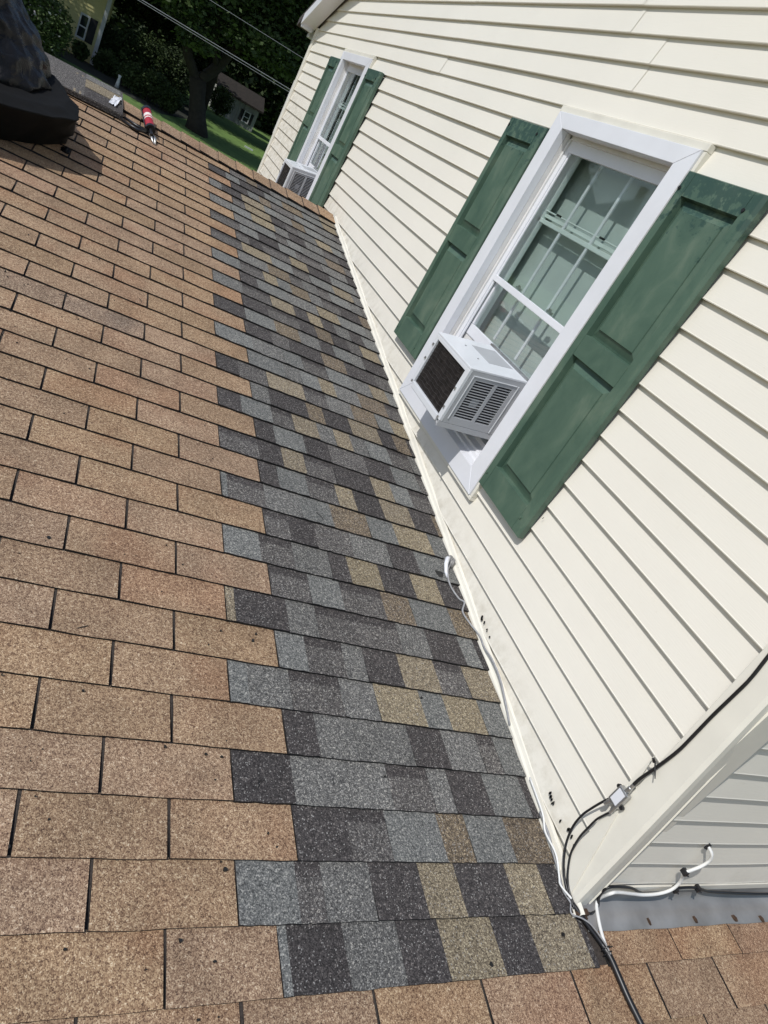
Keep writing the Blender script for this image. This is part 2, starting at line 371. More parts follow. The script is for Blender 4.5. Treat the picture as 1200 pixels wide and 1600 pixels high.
# roof over the house, rake boards and gutter return
mb = MB()
for sg in (0, 1):
    f = (lambda y: y) if sg == 0 else (lambda y: 8.2 - y)
    P8 = []
    for (y, z) in ((-.28, 2.05 - .1), (4.1, 3.63)):
        for x in (-.16, 8): P8.append((x, f(y), z + .02)); P8.append((x, f(y), z + .10))
    a = P8; mb.hexa([a[0], a[2], a[6], a[4], a[1], a[3], a[7], a[5]])
house_roof = mb.build('roof', M['dark'], house)
for sg in (0, 1):
    f = (lambda y: y) if sg == 0 else (lambda y: 8.2 - y)
    mb = MB()
    y0, z0, y1, z1 = -.06 - .0, 2.02, 4.1, 3.60
    mb.hexa([(-.145, f(y0), z0 - .02), (-.012, f(y0), z0 - .02), (-.012, f(y1), z1 - .02), (-.145, f(y1), z1 - .02), (-.145, f(y0), z0 + .005), (-.012, f(y0), z0 + .005), (-.012, f(y1), z1 + .005), (-.145, f(y1), z1 + .005)])
    mb.hexa([(-.165, f(y0), z0 - .03), (-.1455, f(y0), z0 - .03), (-.1455, f(y1), z1 - .03), (-.165, f(y1), z1 - .03), (-.165, f(y0), z0 + .075), (-.1455, f(y0), z0 + .075), (-.1455, f(y1), z1 + .075), (-.165, f(y1), z1 + .075)])
    mb.build('rake_board', M['white'], house)
    mb = MB(); mb.box(-.15, -.02, f(-.07) - .035, f(-.07) + .035, 1.97, 2.05); mb.box(-.02, 8, f(-.24) - .055, f(-.24) + .055, 1.93, 2.05)
    mb.build('gutter', M['white'], house, bevel=.01)
MB().box(.12, 7.9, 8.05, 8.15, G, 2.1).build('back_wall', M['trimcream'], house)
MB().box(6.0, 6.1, .16, 8.05, G, 2.2).build('end_wall', M['trimcream'], house)

# ---- window (picture-frame casing, storm frame, sashes, panes)
def make_window():
    y0, y1, z0, z1 = 1.44, 2.425, .462, 1.893; wi = .092
    mb = MB(); X0, X1 = -.020, .018
    def mitre(a, b, c, d):
        mb.hexa([(X1,) + a, (X0,) + a, (X0,) + b, (X1,) + b, (X1,) + d, (X0,) + d, (X0,) + c, (X1,) + c])
    g = .0008
    mitre((y0 + g, z1), (y1 - g, z1), (y1 - wi - g, z1 - .062), (y0 + wi + g, z1 - .062))
    mitre((y0 + g, z0), (y1 - g, z0), (y1 - wi - g, z0 + .085), (y0 + wi + g, z0 + .085))
    mitre((y0, z0 + g), (y0, z1 - g), (y0 + wi, z1 - .062 - g), (y0 + wi, z0 + .085 + g))
    mitre((y1, z0 + g), (y1, z1 - g), (y1 - wi, z1 - .062 - g), (y1 - wi, z0 + .085 + g))
    W = mb.build('window', M['white'], house, bevel=.0015)
    a0, a1, b0, b1 = y0 + wi, y1 - wi, z0 + .085, z1 - .062
    # cream J channel round the casing
    mb = MB(); t = .016
    mb.box(-.014, .012, y0 - t, y1 + t, z1 + .0005, z1 + .026); mb.box(-.014, .012, y0 - t, y1 + t, z0 - t, z0 - .0005)
    mb.box(-.012, .012, y0 - t, y0 - .0005, z0, z1); mb.box(-.012, .012, y1 + .0005, y1 + t, z0, z1)
    mb.build('outer_channel', M['trimcream'], W, bevel=.002)
    # stepped jambs and head
    mb = MB()
    for (x0_, x1_, q) in ((.019, .040, .0), (.040, .062, .012), (.062, .12, .024)):
        mb.box(x0_, x1_ - .0005, a0 - .06, a0 + q, b0, b1); mb.box(x0_, x1_ - .0005, a1 - q, a1 + .06, b0, b1)
        mb.box(x0_, x1_ - .0005, a0, a1, b1 - q * 1.3, b1 + .04)
    mb.build('jamb', M['white_old'], W, bevel=.0015)
    # sloping sill with grooves
    mb = MB()
    prof = [(-.019, b0 - .004), (-.019, b0 + .002), (.020, b0 + .010), (.022, b0 + .018), (.045, b0 + .024), (.047, b0 + .034), (.085, b0 + .042), (.086, b0 + .060), (.13, b0 + .062), (.13, b0 - .04), (.02, b0 - .04)]
    mb.prism(prof, a0 - .001, a1 + .001, lambda u, v, t: (u, t, v)); mb.build('sill', M['white'], W)
    # storm frame
    F = MB(); s0, s1 = a0 + .012, a1 - .012
    F.box(.050, .070, s0, s1, 1.768, b1 - .012)
    F.box(.048, .066, s1 - .028, s1, b0 + .04, 1.768); F.box(.048, .066, s0, s0 + .028, b0 + .04, 1.768)
    F.box(.052, .060, s1 - .040, s1 - .0285, b0 + .04, 1.7675); F.box(.052, .060, s0 + .0285, s0 + .040, b0 + .04, 1.7675)
    fr = F.build('storm_frame', M['white'], W, bevel=.0015)
    q0, q1 = s0 + .042, s1 - .042
    MB().box(.046, .070, q0 - .010, q1 + .010, 1.165, 1.193).build('meeting_rail', M['white'], W, bevel=.002)
    mb = MB(); mb.box(.058, .0615, q0, q1, 1.194, 1.766); mb.build('upper_pane', M['glass'], W)
    lower = MB(); lower.box(.068, .088, q0 - .012, q1 + .012, .895, .947); lower.box(.068, .088, q0 - .012, q0 + .008, .948, 1.164); lower.box(.068, .088, q1 - .008, q1 + .012, .948, 1.164)
    lower.build('lower_sash', M['white'], W, bevel=.002)
    MB().box(.076, .079, q0 + .009, q1 - .009, .948, 1.163).build('lower_pane', M['glass2'], W)
    # inner sash seen through the storm glass
    S = MB(); xi = .098
    S.box(xi, xi + .02, s0, s1, 1.478, 1.497); S.box(xi + .012, xi + .03, s0, s1, 1.506, 1.522); S.box(xi + .004, xi + .02, s0, s1, 1.530, 1.536)
    S.box(xi, xi + .025, s1 - .030, s1 + .01, .90, 1.80); S.box(xi, xi + .025, s0 - .01, s0 + .030, .90, 1.80)
    S.build('inner_sash', M['screen'], W, bevel=.002)
    for yy in (2.094, 1.862):
        MB().box(xi + .002, xi + .010, yy - .008, yy + .008, .955, 1.80).build('muntin', M['white'], W, bevel=.001)
    for yy in (2.13, 1.77):
        MB().box(.070, .078, yy - .016, yy + .016, 1.530, 1.538).build('latch', M['black'], W)
    for yy in (2.10, 1.80):
        mb = MB(); mb.box(.0703, .082, yy - .02, yy + .02, 1.194, 1.206); mb.box(.0703, .078, yy - .008, yy + .008, 1.2065, 1.214); mb.build('latch', M['metal'], W)
    mb = MB(); mb.box(.165, .17, a0 - .05, a1 + .05, .55, 1.86); sh = mb.build('shade', M['shade'], W)
    mb = MB(); mb.box(.13, .5, a0 - .06, a0 - .055, .4, 1.9); mb.box(.13, .5, a1 + .055, a1 + .06, .4, 1.9); mb.box(.13, .5, a0 - .05, a1 + .05, 1.87, 1.875)
    mb.box(.13, .5, a0 - .05, a1 + .05, .4, .405); mb.build('reveal', M['white_old'], W)
    # filler board beside the air conditioner
    MB().box(.072, .082, a0 + .01, 1.630, .615, .893).build('filler_panel', M['white_old'], W, bevel=.001)
    MB().box(.072, .082, 2.03, a1 - .01, .615, .893).build('filler_panel', M['white_old'], W, bevel=.001)
    return W
def children(o): return [c for c in bpy.data.objects if c.parent == o]
def copy_tree(o, off, parent='same', first=True):
    c = o.copy(); COL.objects.link(c); WM[c.name] = Matrix.Translation(off) @ wm(o)
    if parent != 'same': c.parent = parent
    if c.parent is not None: c.matrix_parent_inverse = wm(c.parent).inverted()
    c.matrix_basis = WM[c.name]
    for k in children(o):
        if k is not c: copy_tree(k, off, c, False)
    return c
win = make_window(); win['label'] = 'nearer window with a white casing'
win2 = copy_tree(win, Vector((0, OFF, 0))); win2['label'] = 'farther window with a white casing'

# ---- shutters: bevelled slab with two raised panels, screws at the corners
def make_shutter(y0, y1, z0, z1, r1, r2, r3, r4, screws):
    """r1..r4: recess limits in z from the top down"""
    xb, xf = -.004, -.036; st = .048; a0, a1 = y0 + st, y1 - st; bv = .012
    mb = MB()
    ring = lambda x, d: [(x, y0 + d, z0 + d * .4), (x, y1 - d, z0 + d * .4), (x, y1 - d, z1 - d * .4), (x, y0 + d, z1 - d * .4)]
    o1 = ring(xb, 0); o2 = ring(xf + .010, 0.0); o3 = ring(xf, bv)
    mb.add(o1 + o2, [(0, 1, 5, 4), (1, 2, 6, 5), (2, 3, 7, 6), (3, 0, 4, 7)])
    mb.add(o2 + o3, [(0, 1, 5, 4), (1, 2, 6, 5), (2, 3, 7, 6), (3, 0, 4, 7)])
    zs = [z0 + bv * .4, r4, r3, r2, r1, z1 - bv * .4]; yy = [y0 + bv, a0, a1, y1 - bv]
    for i in range(5):
        for j in range(3):
            if j == 1 and i in (1, 3): continue
            mb.add([(xf, yy[j], zs[i]), (xf, yy[j + 1], zs[i]), (xf, yy[j + 1], zs[i + 1]), (xf, yy[j], zs[i + 1])], [(0, 1, 2, 3)])
    g = .0022; gx = .0015      # shallow grooves between stile and rail
    for (ya) in (a0, a1):
        for (za, zb) in ((zs[0], r4 - .002), (r3 + .002, r2 - .002), (r1 + .002, zs[5])):
            mb.box(xf - .0012, xf + .001, ya - g / 2, ya + g / 2, za, zb)
    S = mb.build('shutter', M['green'], house)
    for (zb, zt) in ((r2, r1), (r4, r3)):
        p = MB(); xr = xf + .025; b = .026
        A = [(xf, a0, zb), (xf, a1, zb), (xf, a1, zt), (xf, a0, zt)]
        B = [(xr, a0 + .004, zb + .004), (xr, a1 - .004, zb + .004), (xr, a1 - .004, zt - .004), (xr, a0 + .004, zt - .004)]
        C = [(xr - .002, a0 + .008, zb + .012), (xr - .002, a1 - .008, zb + .012), (xr - .002, a1 - .008, zt - .012), (xr - .002, a0 + .008, zt - .012)]
        D = [(xf + .011, a0 + .008 + b, zb + .012 + b), (xf + .011, a1 - .008 - b, zb + .012 + b), (xf + .011, a1 - .008 - b, zt - .012 - b), (xf + .011, a0 + .008 + b, zt - .012 - b)]
        D2 = [(x - .0045, y + (.002 if y < (a0 + a1) / 2 else -.002), z + (.002 if z < (zb + zt) / 2 else -.002)) for x, y, z in D]
        q = [(0, 1, 5, 4), (1, 2, 6, 5), (2, 3, 7, 6), (3, 0, 4, 7)]
        p.add(A + B, q); p.add(B + C, q); p.add(C + D, q); p.add(D + D2, q); p.add(D2, [(0, 1, 2, 3)])
        p.build('raised_panel', M['green'], S)
    for (y, z) in screws:
        mb = MB(); k = 8; mb.prism([(y + .0065 * math.cos(t * 2 * math.pi / k), z + .0065 * math.sin(t * 2 * math.pi / k)) for t in range(k)], xf + .001, xf - .0035, lambda u, v, t: (t, u, v))
        mb.build('screw', M['tar'] if z > .7 else M['green'], S)
    return S
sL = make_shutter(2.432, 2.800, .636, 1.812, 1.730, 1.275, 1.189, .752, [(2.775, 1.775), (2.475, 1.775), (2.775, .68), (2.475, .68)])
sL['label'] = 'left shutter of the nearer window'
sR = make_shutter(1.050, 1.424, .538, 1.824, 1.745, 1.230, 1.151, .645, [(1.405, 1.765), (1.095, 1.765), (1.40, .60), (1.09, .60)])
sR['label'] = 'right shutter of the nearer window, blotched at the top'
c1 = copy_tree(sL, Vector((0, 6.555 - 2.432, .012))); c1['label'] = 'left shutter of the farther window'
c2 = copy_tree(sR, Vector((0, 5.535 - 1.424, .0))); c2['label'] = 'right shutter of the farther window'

# ---- lower roof: deck, shingles, patch, ridge caps
ROOFL, ROOFR = -5.0, 6.0; RID = 4.855
mb = MB(); D = -.012
def slab(x0, x1, s0, s1, h0, h1):
    mb.hexa([RP(x0, s0, h0), RP(x1, s0, h0), RP(x1, s1, h0), RP(x0, s1, h0), RP(x0, s0, h1), RP(x1, s0, h1), RP(x1, s1, h1), RP(x0, s1, h1)])
slab(ROOFL, ROOFR, -3.0, .0, -.10, -.001); slab(ROOFL, .0, .0, RID, -.10, -.001)
yr, zr = RID * CT, RID * ST
mb.hexa([(ROOFL, yr, zr - .1), (0, yr, zr - .1), (0, yr + 4.9, zr - .1 - 4.9 * .165), (ROOFL, yr + 4.9, zr - .1 - 4.9 * .165), (ROOFL, yr, zr - .001), (0, yr, zr - .001), (0, yr + 4.9, zr - 4.9 * .165), (ROOFL, yr + 4.9, zr - 4.9 * .165)])
deck = mb.build('garage_roof', M['slot'], house)
MB().box(-4.8, -.0, -2.7, -2.6, G, -.55).build('garage_wall', M['siding'], house)
MB().box(-4.8, -4.7, -2.6, 9.3, G, -.5).build('garage_wall', M['siding'], house)
MB().box(-4.7, -.0, 9.2, 9.3, G, -.1).build('garage_wall', M['siding'], house)
def tab_mesh(w_, mats, th=.0066, seed=0, strip=False, head=.006):
    rg = random.Random(seed); n = 6; mb = MB(); vt, vb = [], []
    L = E + head
    xs = [-w_ / 2 + w_ * k / n for k in range(n + 1)]
    tl_ = rg.uniform(-.0012, .0012); j0 = [rg.uniform(-.0012, .0012) + tl_ * (k / n - .5) for k in range(n + 1)]; cu = rg.uniform(0, .0022); jz = [rg.uniform(-.0005, .0010) + cu * (2 * k / n - 1) ** 2 for k in range(n + 1)]
    ys = [0, E * .74, L]
    for r, y in enumerate(ys):
        for k, x in enumerate(xs):
            xx = x + (rg.uniform(-.0006, .0006) if k in (0, n) else 0)
            z = (.001 + th) * (1 - y / L) + .0007 + (jz[k] if r == 0 else 0)
            vt.append((xx, y + (j0[k] if r == 0 else 0), z))
    for k, x in enumerate(xs): vb.append((vt[k][0], vt[k][1] + .0008, .0002))
    m = n + 1; nt_ = len(vt); vs = vt + vb + [(vt[2 * m][0], L, -.0002), (vt[3 * m - 1][0], L, -.0002)]
    fs, mi = [], []
    for k in range(n):
        fs.append((k, k + 1, m + k + 1, m + k)); mi.append(0)
        fs.append((m + k, m + k + 1, 2 * m + k + 1, 2 * m + k)); mi.append(2 if strip else 0)
        fs.append((nt_ + k, nt_ + k + 1, k + 1, k)); mi.append(1)
    a, b = nt_ + m, nt_ + m + 1
    fs += [(nt_, 0, m, 2 * m, a), (nt_ + n, b, 3 * m - 1, 2 * m - 1, n)]; mi += [1, 1]
    mb.add(vs, fs, mi); return mb.mesh('shingle', mats, fix=False)
def place(me, name, u0, u1, k, parent=None, lift=0.0, yaw=0.0):
    x = XS + (u0 + u1) / 2 * T6; s = k * E
    Wd = Matrix.Translation(RP(x, s, lift)) @ Matrix.Rotation(TH, 4, 'X') @ Matrix.Rotation(yaw, 4, 'Z')
    o = bpy.data.objects.new(name, me); return link(o, parent or deck, Wd)
SLOT = .0075
full = [tab_mesh(2 * T6 - SLOT, [M['brown'], M['asphalt']], seed=s) for s in range(6)]
half = [tab_mesh(T6 - SLOT / 2, [M['brown'], M['asphalt']], seed=20 + s) for s in range(2)]
UL = -10
nb = 0
TOPROW = 35
def wob(): return rng.uniform(-.0028, .0028)
for r in range(-4, TOPROW + 1):
    odd = r % 2
    end = 1 if odd else 0
    if r == -1: end = .58
    if r <= -2: end = 14 if r >= -3 else 12
    u = UL if (UL % 2 == odd) else UL + 1
    if r > -2 and u != UL: pass
    while u < end - .02:
        u1 = min(u + 2, end)
        wdt = (u1 - u) * T6
        if abs(u1 - u - 2) < .01: me = full[rng.randrange(6)]
        else: me = tab_mesh(wdt - SLOT / 2, [M['brown'], M['asphalt']], seed=rng.randrange(999))
        off = -SLOT / 4 / T6 if False else 0
        o = place(me, 'shingle', u, u1, r, yaw=wob(), lift=rng.uniform(0, .0006)); nb += 1
        if (r == 16 and -6 <= u <= -3): 
            o.data = o.data.copy(); o.data.materials[0] = M['brown_stained']
        u += 2
# right of the patch, under the flashing
for r, ua, ub in ((-1, 6.95, 14), ):
    u = ua
    for nx in (7, 9, 11, 13, 15):
        if nx - u < .3: continue
        me = tab_mesh((nx - u) * T6 - SLOT * .6, [M['brown'], M['asphalt']], seed=rng.randrange(999)); place(me, 'shingle', u, nx, r, yaw=wob()); u = nx; nb += 1
# top right corner over the ridge: old course beside the caps
# ---- patch of new laminated shingles: widths read from the photograph
_R = [(cx, cy) for cx, cy in ()]
ZONES = {}
def zone(r, spec): ZONES[r] = spec
C = {'d': 'dark', 'm': 'mid', 'g': 'gray', 'b': 'blue', 't': 'tan', 'e': 'dtan'}
zone(-1, [0.58, 'b', 0.72, 'd', 1.63, 'g', 2.59, 'd', 3.39, 't', 4.51, 'd', 5.34, 't', 6.56, 'd', 6.69])
zone(0, [0.0, 'b', 0.94, 'm', 1.38, 'g', 2.26, 'd', 3.24, 't', 4.01, 'd', 5.18, 't', 6.01, 'd', 6.62])
zone(1, [1.0, 'd', 1.97, 'm', 2.76, 'b', 3.89, 'e', 4.53, 'b', 5.5, 'e', 6.56])
zone(2, [0.0, 'd', 1.05, 'g', 2.15, 'g', 2.99, 'm', 3.91, 'g', 4.39, 'd', 5.29, 'b', 6.28, 'd', 6.56])
zone(3, [1.0, 'd', 1.62, 'g', 2.44, 'g', 3.68, 'd', 4.53, 'g', 5.43, 'm', 5.91, 'b', 6.56])
zone(4, [0.0, 'b', 0.36, 'g', 1.2, 'm', 2.28, 'g', 3.09, 't', 4.21, 'b', 4.84, 't', 5.81, 'b', 6.56])
zone(5, [1.0, 'b', 1.63, 'm', 2.49, 'g', 2.99, 'd', 3.87, 't', 4.85, 'm', 5.66, 't', 6.56])
zone(6, [0.0, 't', 0.18, 'd', 1.31, 'g', 1.99, 'm', 2.92, 'm', 4.06, 'g', 4.86, 'd', 5.82, 'b', 6.3, 'd', 6.56])
zone(7, [1.0, 'm', 1.93, 'b', 2.73, 'm', 3.84, 'e', 4.64, 'b', 5.81, 'e', 6.56])
zone(8, [0.0, 'b', 0.83, 'm', 1.64, 'g', 2.57, 'd', 3.07, 't', 3.95, 'd', 4.89, 't', 5.72, 'd', 6.56])
zone(9, [1.0, 'm', 1.63, 'd', 2.32, 'm', 3.29, 'g', 4.4, 'd', 5.25, 'b', 6.56])
zone(10, [0.0, 'b', 0.14, 'm', 1.08, 'g', 2.02, 'b', 2.88, 'e', 3.96, 'b', 4.79, 't', 5.93, 'b', 6.56])
zone(11, [1.0, 'd', 1.49, 'b', 2.31, 'm', 3.17, 't', 3.71, 'd', 4.56, 't', 5.53, 'd', 6.33, 'e', 6.56])

pal = 'ddmmggbbtte'
for r in range(12, TOPROW + 1):
    u = 1.0 if r % 2 else 0.0; spec = [u]; last = ''
    prev = ''
    while u < 6.52:
        wv = rng.choice([.55, .65, .78, .9, 1.05, 1.2]); c = rng.choice(pal)
        while c == prev or (prev in 'te' and c in 'te'): c = rng.choice(pal)
        u = min(6.55, u + wv); spec += [c, u]; prev = c
    ZONES[r] = spec
npch = 0
for r, spec in ZONES.items():
    for i in range(1, len(spec) - 1, 2):
        u0, c, u1 = spec[i - 1], spec[i], spec[i + 1]
        u1 = min(u1, 6.485) if r >= 0 else u1
        if u1 - u0 < .03: continue
        tooth = c in 'dtb'
        mats = [M[C[c]], M['asphalt'], M['dark']]
        me = tab_mesh((u1 - u0) * T6 - .0004, mats, th=.0082 if tooth else .0062, seed=npch, strip=(c in 'dm' and rng.random() < .7))
        me.name = 'patch_shingle'
        place(me, 'patch_shingle', u0, u1, r, lift=rng.uniform(0, .0002)); npch += 1
# rest of the roof, joined: left end, below the frame, back slope
mb = MB()
def qtab(x0, x1, s, e=E, back=False):
    def Q(x, s_, h):
        if not back: return RP(x, s_, h)
        y = yr + s_; return Vector((x, y + h * .16, zr - s_ * .165 + h))
    a, b = (s, s + e) 
    if back: P = [Q(x0, s + e, .0055), Q(x1, s + e, .0055), Q(x1, s, .001), Q(x0, s, .001), Q(x0, s + e, 0), Q(x1, s + e, 0)]
    else: P = [Q(x0, a, .0055), Q(x1, a, .0055), Q(x1, b + .004, .001), Q(x0, b + .004, .001), Q(x0, a, 0), Q(x1, a, 0)]
    mb.add(P, [(0, 1, 2, 3), (4, 5, 1, 0)], [0, 1])
for r in range(-22, 36):
    u = UL if (UL % 2 == r % 2) else UL + 1
    xr_ = XS + u * T6
    x = xr_
    while x > ROOFL + .05:
        x0 = max(x - 2 * T6, ROOFL); 
        if r > -5: qtab(x0 + SLOT / 2, x - SLOT / 2, r * E)
        x -= 2 * T6
    if r <= -5:
        x = ROOFL - (T6 if r % 2 else 0)
        while x < ROOFR - .1: qtab(max(x, ROOFL) + SLOT / 2, x + 2 * T6 - SLOT / 2, r * E); x += 2 * T6
    elif r < 0:
        x = XS + (15 if r % 2 else 14) * T6
        while x < ROOFR - .1: qtab(x + SLOT / 2, x + 2 * T6 - SLOT / 2, r * E); x += 2 * T6
for r in range(36):
    x = ROOFL - (T6 if r % 2 else 0)
    while x < -.05: qtab(max(x, ROOFL) + SLOT / 2, min(x + 2 * T6 - SLOT / 2, -.01), .12 + r * E, back=True); x += 2 * T6
tag(mb.build('shingle_field', [M['brown'], M['asphalt']], deck, fix=False), kind='stuff')
# ridge caps, folded over the ridge and lapping along it
cs0 = 4.700
n = 0
x = -.02
ci = 0
while x > -3.3:
    x0, x1 = x - E, x; tone = rng.random()
    for dummy in (0,):
        mb = MB(); th = .0075; hA = .0165; hB = .0085      # the near end of each cap rides on the next
        pts = []
        for xx, h in ((x0, hA), (x1 + .006, hB)):
            jj = rng.uniform(-.002, .002)
            pts += [RP(xx, cs0 + jj, h - .002), RP(xx, cs0 + jj, h + th), RP(xx, RID - .012, h + th + .004), Vector((xx, yr, zr + h + th + .006)),
                    Vector((xx, yr + .15, zr - .0245 + h + th)), Vector((xx, yr + .15, zr - .0245 + h - .002))]
        f = []
        for q in range(5): f.append((q, q + 1, 6 + q + 1, 6 + q))
        mi = [1, 0, 0, 0, 1]
        f += [(0, 5, 4, 3, 2, 1), (6, 7, 8, 9, 10, 11)]; mi += [1, 1]
        mb.add(pts, f, mi); mb.build('ridge_cap', [M['brown'], M['asphalt']], deck)
    x -= E
# rake channel between shingles and wall, slightly buckled
mb = MB(); vs = []; K = 70; prof = [(-.016, .000), (-.014, .010), (-.006, .013), (-.003, .026), (.006, .030), (.014, .0)]
for k in range(K + 1):
    s = -.01 + 4.84 * k / K; jx = .0025 * noise.noise(Vector((s * 3, 2, 0))) + .004 * math.exp(-((s - .55) / .25) ** 2)
    for (x, h) in prof: vs.append(RP(x + jx, s, h + .002 * noise.noise(Vector((s * 5, 9, 0)))))
m_ = len(prof); mb.add(vs, [(k * m_ + q, k * m_ + q + 1, (k + 1) * m_ + q + 1, (k + 1) * m_ + q) for k in range(K) for q in range(m_ - 1)])
mb.build('rake_channel', M['trimcream'], house, fix=False)
# apron flashing under the front wall
mb = MB(); K = 40; vs = []
for k in range(K + 1):
    x = .02 + 5.9 * (k / K) ** 1.6; j = .0018 * math.sin(x * 31) + .0012 * math.sin(x * 11 + 1)
    up = .018 * x
    vs += [RP(x, -.048 + j * .8 + .0 * x, .0062), RP(x, -.0475 + j * .8, .0078), RP(x, -.005, .0105 + j), (x, .027, .014 + j * .4), (x, .0275, .055 + up)]
mb.add(vs, [(k * 5 + q, (k + 1) * 5 + q, (k + 1) * 5 + q + 1, k * 5 + q + 1) for k in range(K) for q in range(4)])
fl_ = mb.build('flashing', M['flash'], house, smooth=True, fix=False)
for (x, s) in ((.287, -.031), (.509, -.032), (.718, -.034), (.867, -.040)):
    mb = MB(); mb.prism([(x - .007, s + .010), (x + .000, s + .011), (x + .006, s + .002), (x + .004, s - .009), (x - .002, s - .008), (x - .005, s - .001)], .0085, .0135, lambda u, v, t: RP(u, v, t))
    mb.v = [(x + (vx - x) * (1 + .5 * math.sin(x * 37)), vy, vz) for vx, vy, vz in mb.v]
    mb.build('nail_tab', M['rust'], fl_)

# ------------------------------------------------------------------ air conditioners
def make_ac(off, label):
    root = empty('air_conditioner', (.0, 1.83 + off, .60), label, 'air conditioner', 'window air conditioners')
    Y0, Y1 = 1.637, 2.020
    A = np.array([[-.208, .893, .618], [.088, .943, .650]])       # x, top z, bottom z at the outer / inner end
    def F(a, b, c):
        x = A[0, 0] + (A[1, 0] - A[0, 0]) * a; zt = A[0, 1] + (A[1, 1] - A[0, 1]) * a; zb = A[0, 2] + (A[1, 2] - A[0, 2]) * a
        return (x, Y0 + (Y1 - Y0) * b + off, zb + (zt - zb) * c)
    def hb(mb, a0, a1, b0, b1, c0, c1, mi=0):
        mb.hexa([F(a0, b0, c0), F(a1, b0, c0), F(a1, b1, c0), F(a0, b1, c0), F(a0, b0, c1), F(a1, b0, c1), F(a1, b1, c1), F(a0, b1, c1)], mi)
    # cabinet: top, far side and bottom tray; the outer face is a rim round the coil
    mb = MB(); hb(mb, 0, 1, 0, 1, .965, 1.0); hb(mb, 0, 1, .975, 1, .09, .964); hb(mb, .04, 1, .012, .974, 0, .05)
    hb(mb, 0, .05, 0, .085, .09, .964); hb(mb, 0, .05, .93, .974, .09, .964); hb(mb, 0, .05, .086, .929, .90, .964); hb(mb, 0, .05, .086, .929, .03, .13)
    mb.build('cabinet', M['acwhite'], root, bevel=.002)
    # side sheet with louvre slots (near side): strips between real openings
    mb = MB(); a = [(.05, .17), (.17, .46), (.50, .73), (.73, .93), (.93, 1)]
    hb(mb, 0.051, .17, 0, .02, .09, .964); hb(mb, .47, .52, 0, .02, .20, .83); hb(mb, .76, 1, 0, .02, .09, .964)
    hb(mb, .17, .76, 0, .02, .09, .20); hb(mb, .17, .76, 0, .02, .83, .964)
    N = 15
    for k in range(N):
        c0 = .20 + .63 * k / N; hh = .63 / N
        hb(mb, .17, .47, 0.004, .02, c0, c0 + hh * .30); hb(mb, .52, .76, 0.004, .02, c0, c0 + hh * .30)
    mb.build('side_louvre', M['acgrey'], root)
    mb = MB(); hb(mb, .19, .75, .028, .035, .19, .84); mb.build('fan_shroud', M['black'], root)
    mb = MB(); hb(mb, .30, .42, .021, .027, .40, .55); mb.build('fan_blade', M['acgrey'], root)
    mb = MB()
    for (a0, a1, c0, c1) in ((.10, .115, .16, .90), (.82, .835, .10, .90), (.12, .80, .885, .90)): hb(mb, a0, a1, -.008, -.0005, c0, c1)
    mb.build('pressed_rib', M['acwhite'], root, bevel=.001)
    mb = MB(); hb(mb, .0, 1, .0, .02, .0, .085); mb.build('drain_tray', M['acgrey'], root, bevel=.001)
    # condenser coil: backing and fine fins with wavy wires
    mb = MB(); hb(mb, .05, .07, .086, .929, .13, .90); coil = mb.build('condenser_coil', M['acdark'], root)
    mb = MB()
    for k in range(46):
        b = .095 + .825 * k / 45; hb(mb, .035, .0495, b, b + .006, .135, .895)
    mb.build('coil_fins', M['acdark'], root)
    mb = MB()
    for k in range(12):
        c = .16 + .70 * k / 11
        mb.tube([F(.028, .09 + .84 * q / 12, c + .010 * math.sin(q * 2.1)) for q in range(13)], .0011, 4)
    mb.build('guard_wire', M['acdark'], root)
    for (b, c) in ((.05, .30), (.05, .62), (.05, .12), (.955, .12), (.955, .55), (.955, .8)):
        mb = MB(); hb(mb, -.02, -.001, b - .012, b + .012, c - .02, c + .02); mb.build('clip', M['metal'], coil, bevel=.001)
    for (a_, b) in ((.30, .35), (.30, .72)):
        mb = MB(); hb(mb, a_ - .01, a_ + .012, b - .009, b + .009, 1.0005, 1.012); mb.build('screw', M['metal'], root)
    mb = MB(); hb(mb, .45, .85, .30, .80, 1.0006, 1.004); mb.build('rating_plate', M['acgrey'], root)
    # top rail with foam strip against the sash
    mb = MB(); mb.box(.0655, .0900, 1.555 + off, 2.31 + off, .938, .948) if False else hb(mb, .90, .94, -.02, 1.02, 1.001, 1.03); mb.build('mounting_rail', M['metal'], root)
    return root
make_ac(0, 'white window air conditioner with louvred side, dark rear coil, in the nearer window')
make_ac(OFF, 'white window air conditioner half hidden behind the roof ridge, in the farther window')

# ------------------------------------------------------------------ cables at the corner
def cable(name, pts, r, mat, label, cat='cable', group=None, n=8):
    mb = MB(); mb.tube(smoothpts(pts), r, n); o = mb.build(name, mat, None, smooth=True); return tag(o, label, cat, group)
cable('coaxial_cable', [(-.020, .160, 1.25), (-.018, .142, 1.05), (-.017, .136, .94), (-.017, .131, .896), (-.017, .123, .833), (-.017, .122, .778), (-.017, .122, .698), (-.018, .119, .623), (-.018, .118, .56), (-.022, .124, .484), (-.025, .131, .424), (-.029, .129, .385)], .0047, M['cable'],
      'thick black coaxial cable running up the corner post from the splitter')
cable('coaxial_cable', [(-.030, .146, .318), (-.030, .153, .294), (-.028, .163, .249), (-.026, .170, .202), (-.025, .166, .155), (-.024, .149, .11), (-.024, .121, .074), (-.022, .09, .046), (-.020, .053, .029), (-.020, .024, .025), (-.018, .005, .022)], .0034, M['cable'],
      'outer of two black coaxial cables looping down left of the corner')
cable('coaxial_cable', [(-.030, .118, .300), (-.028, .125, .275), (-.026, .133, .240), (-.024, .134, .205), (-.024, .132, .159), (-.024, .119, .109), (-.022, .098, .074), (-.020, .071, .046), (-.019, .044, .032), (-.017, .015, .026)], .0032, M['cable'],
      'inner of two black coaxial cables looping down left of the corner')
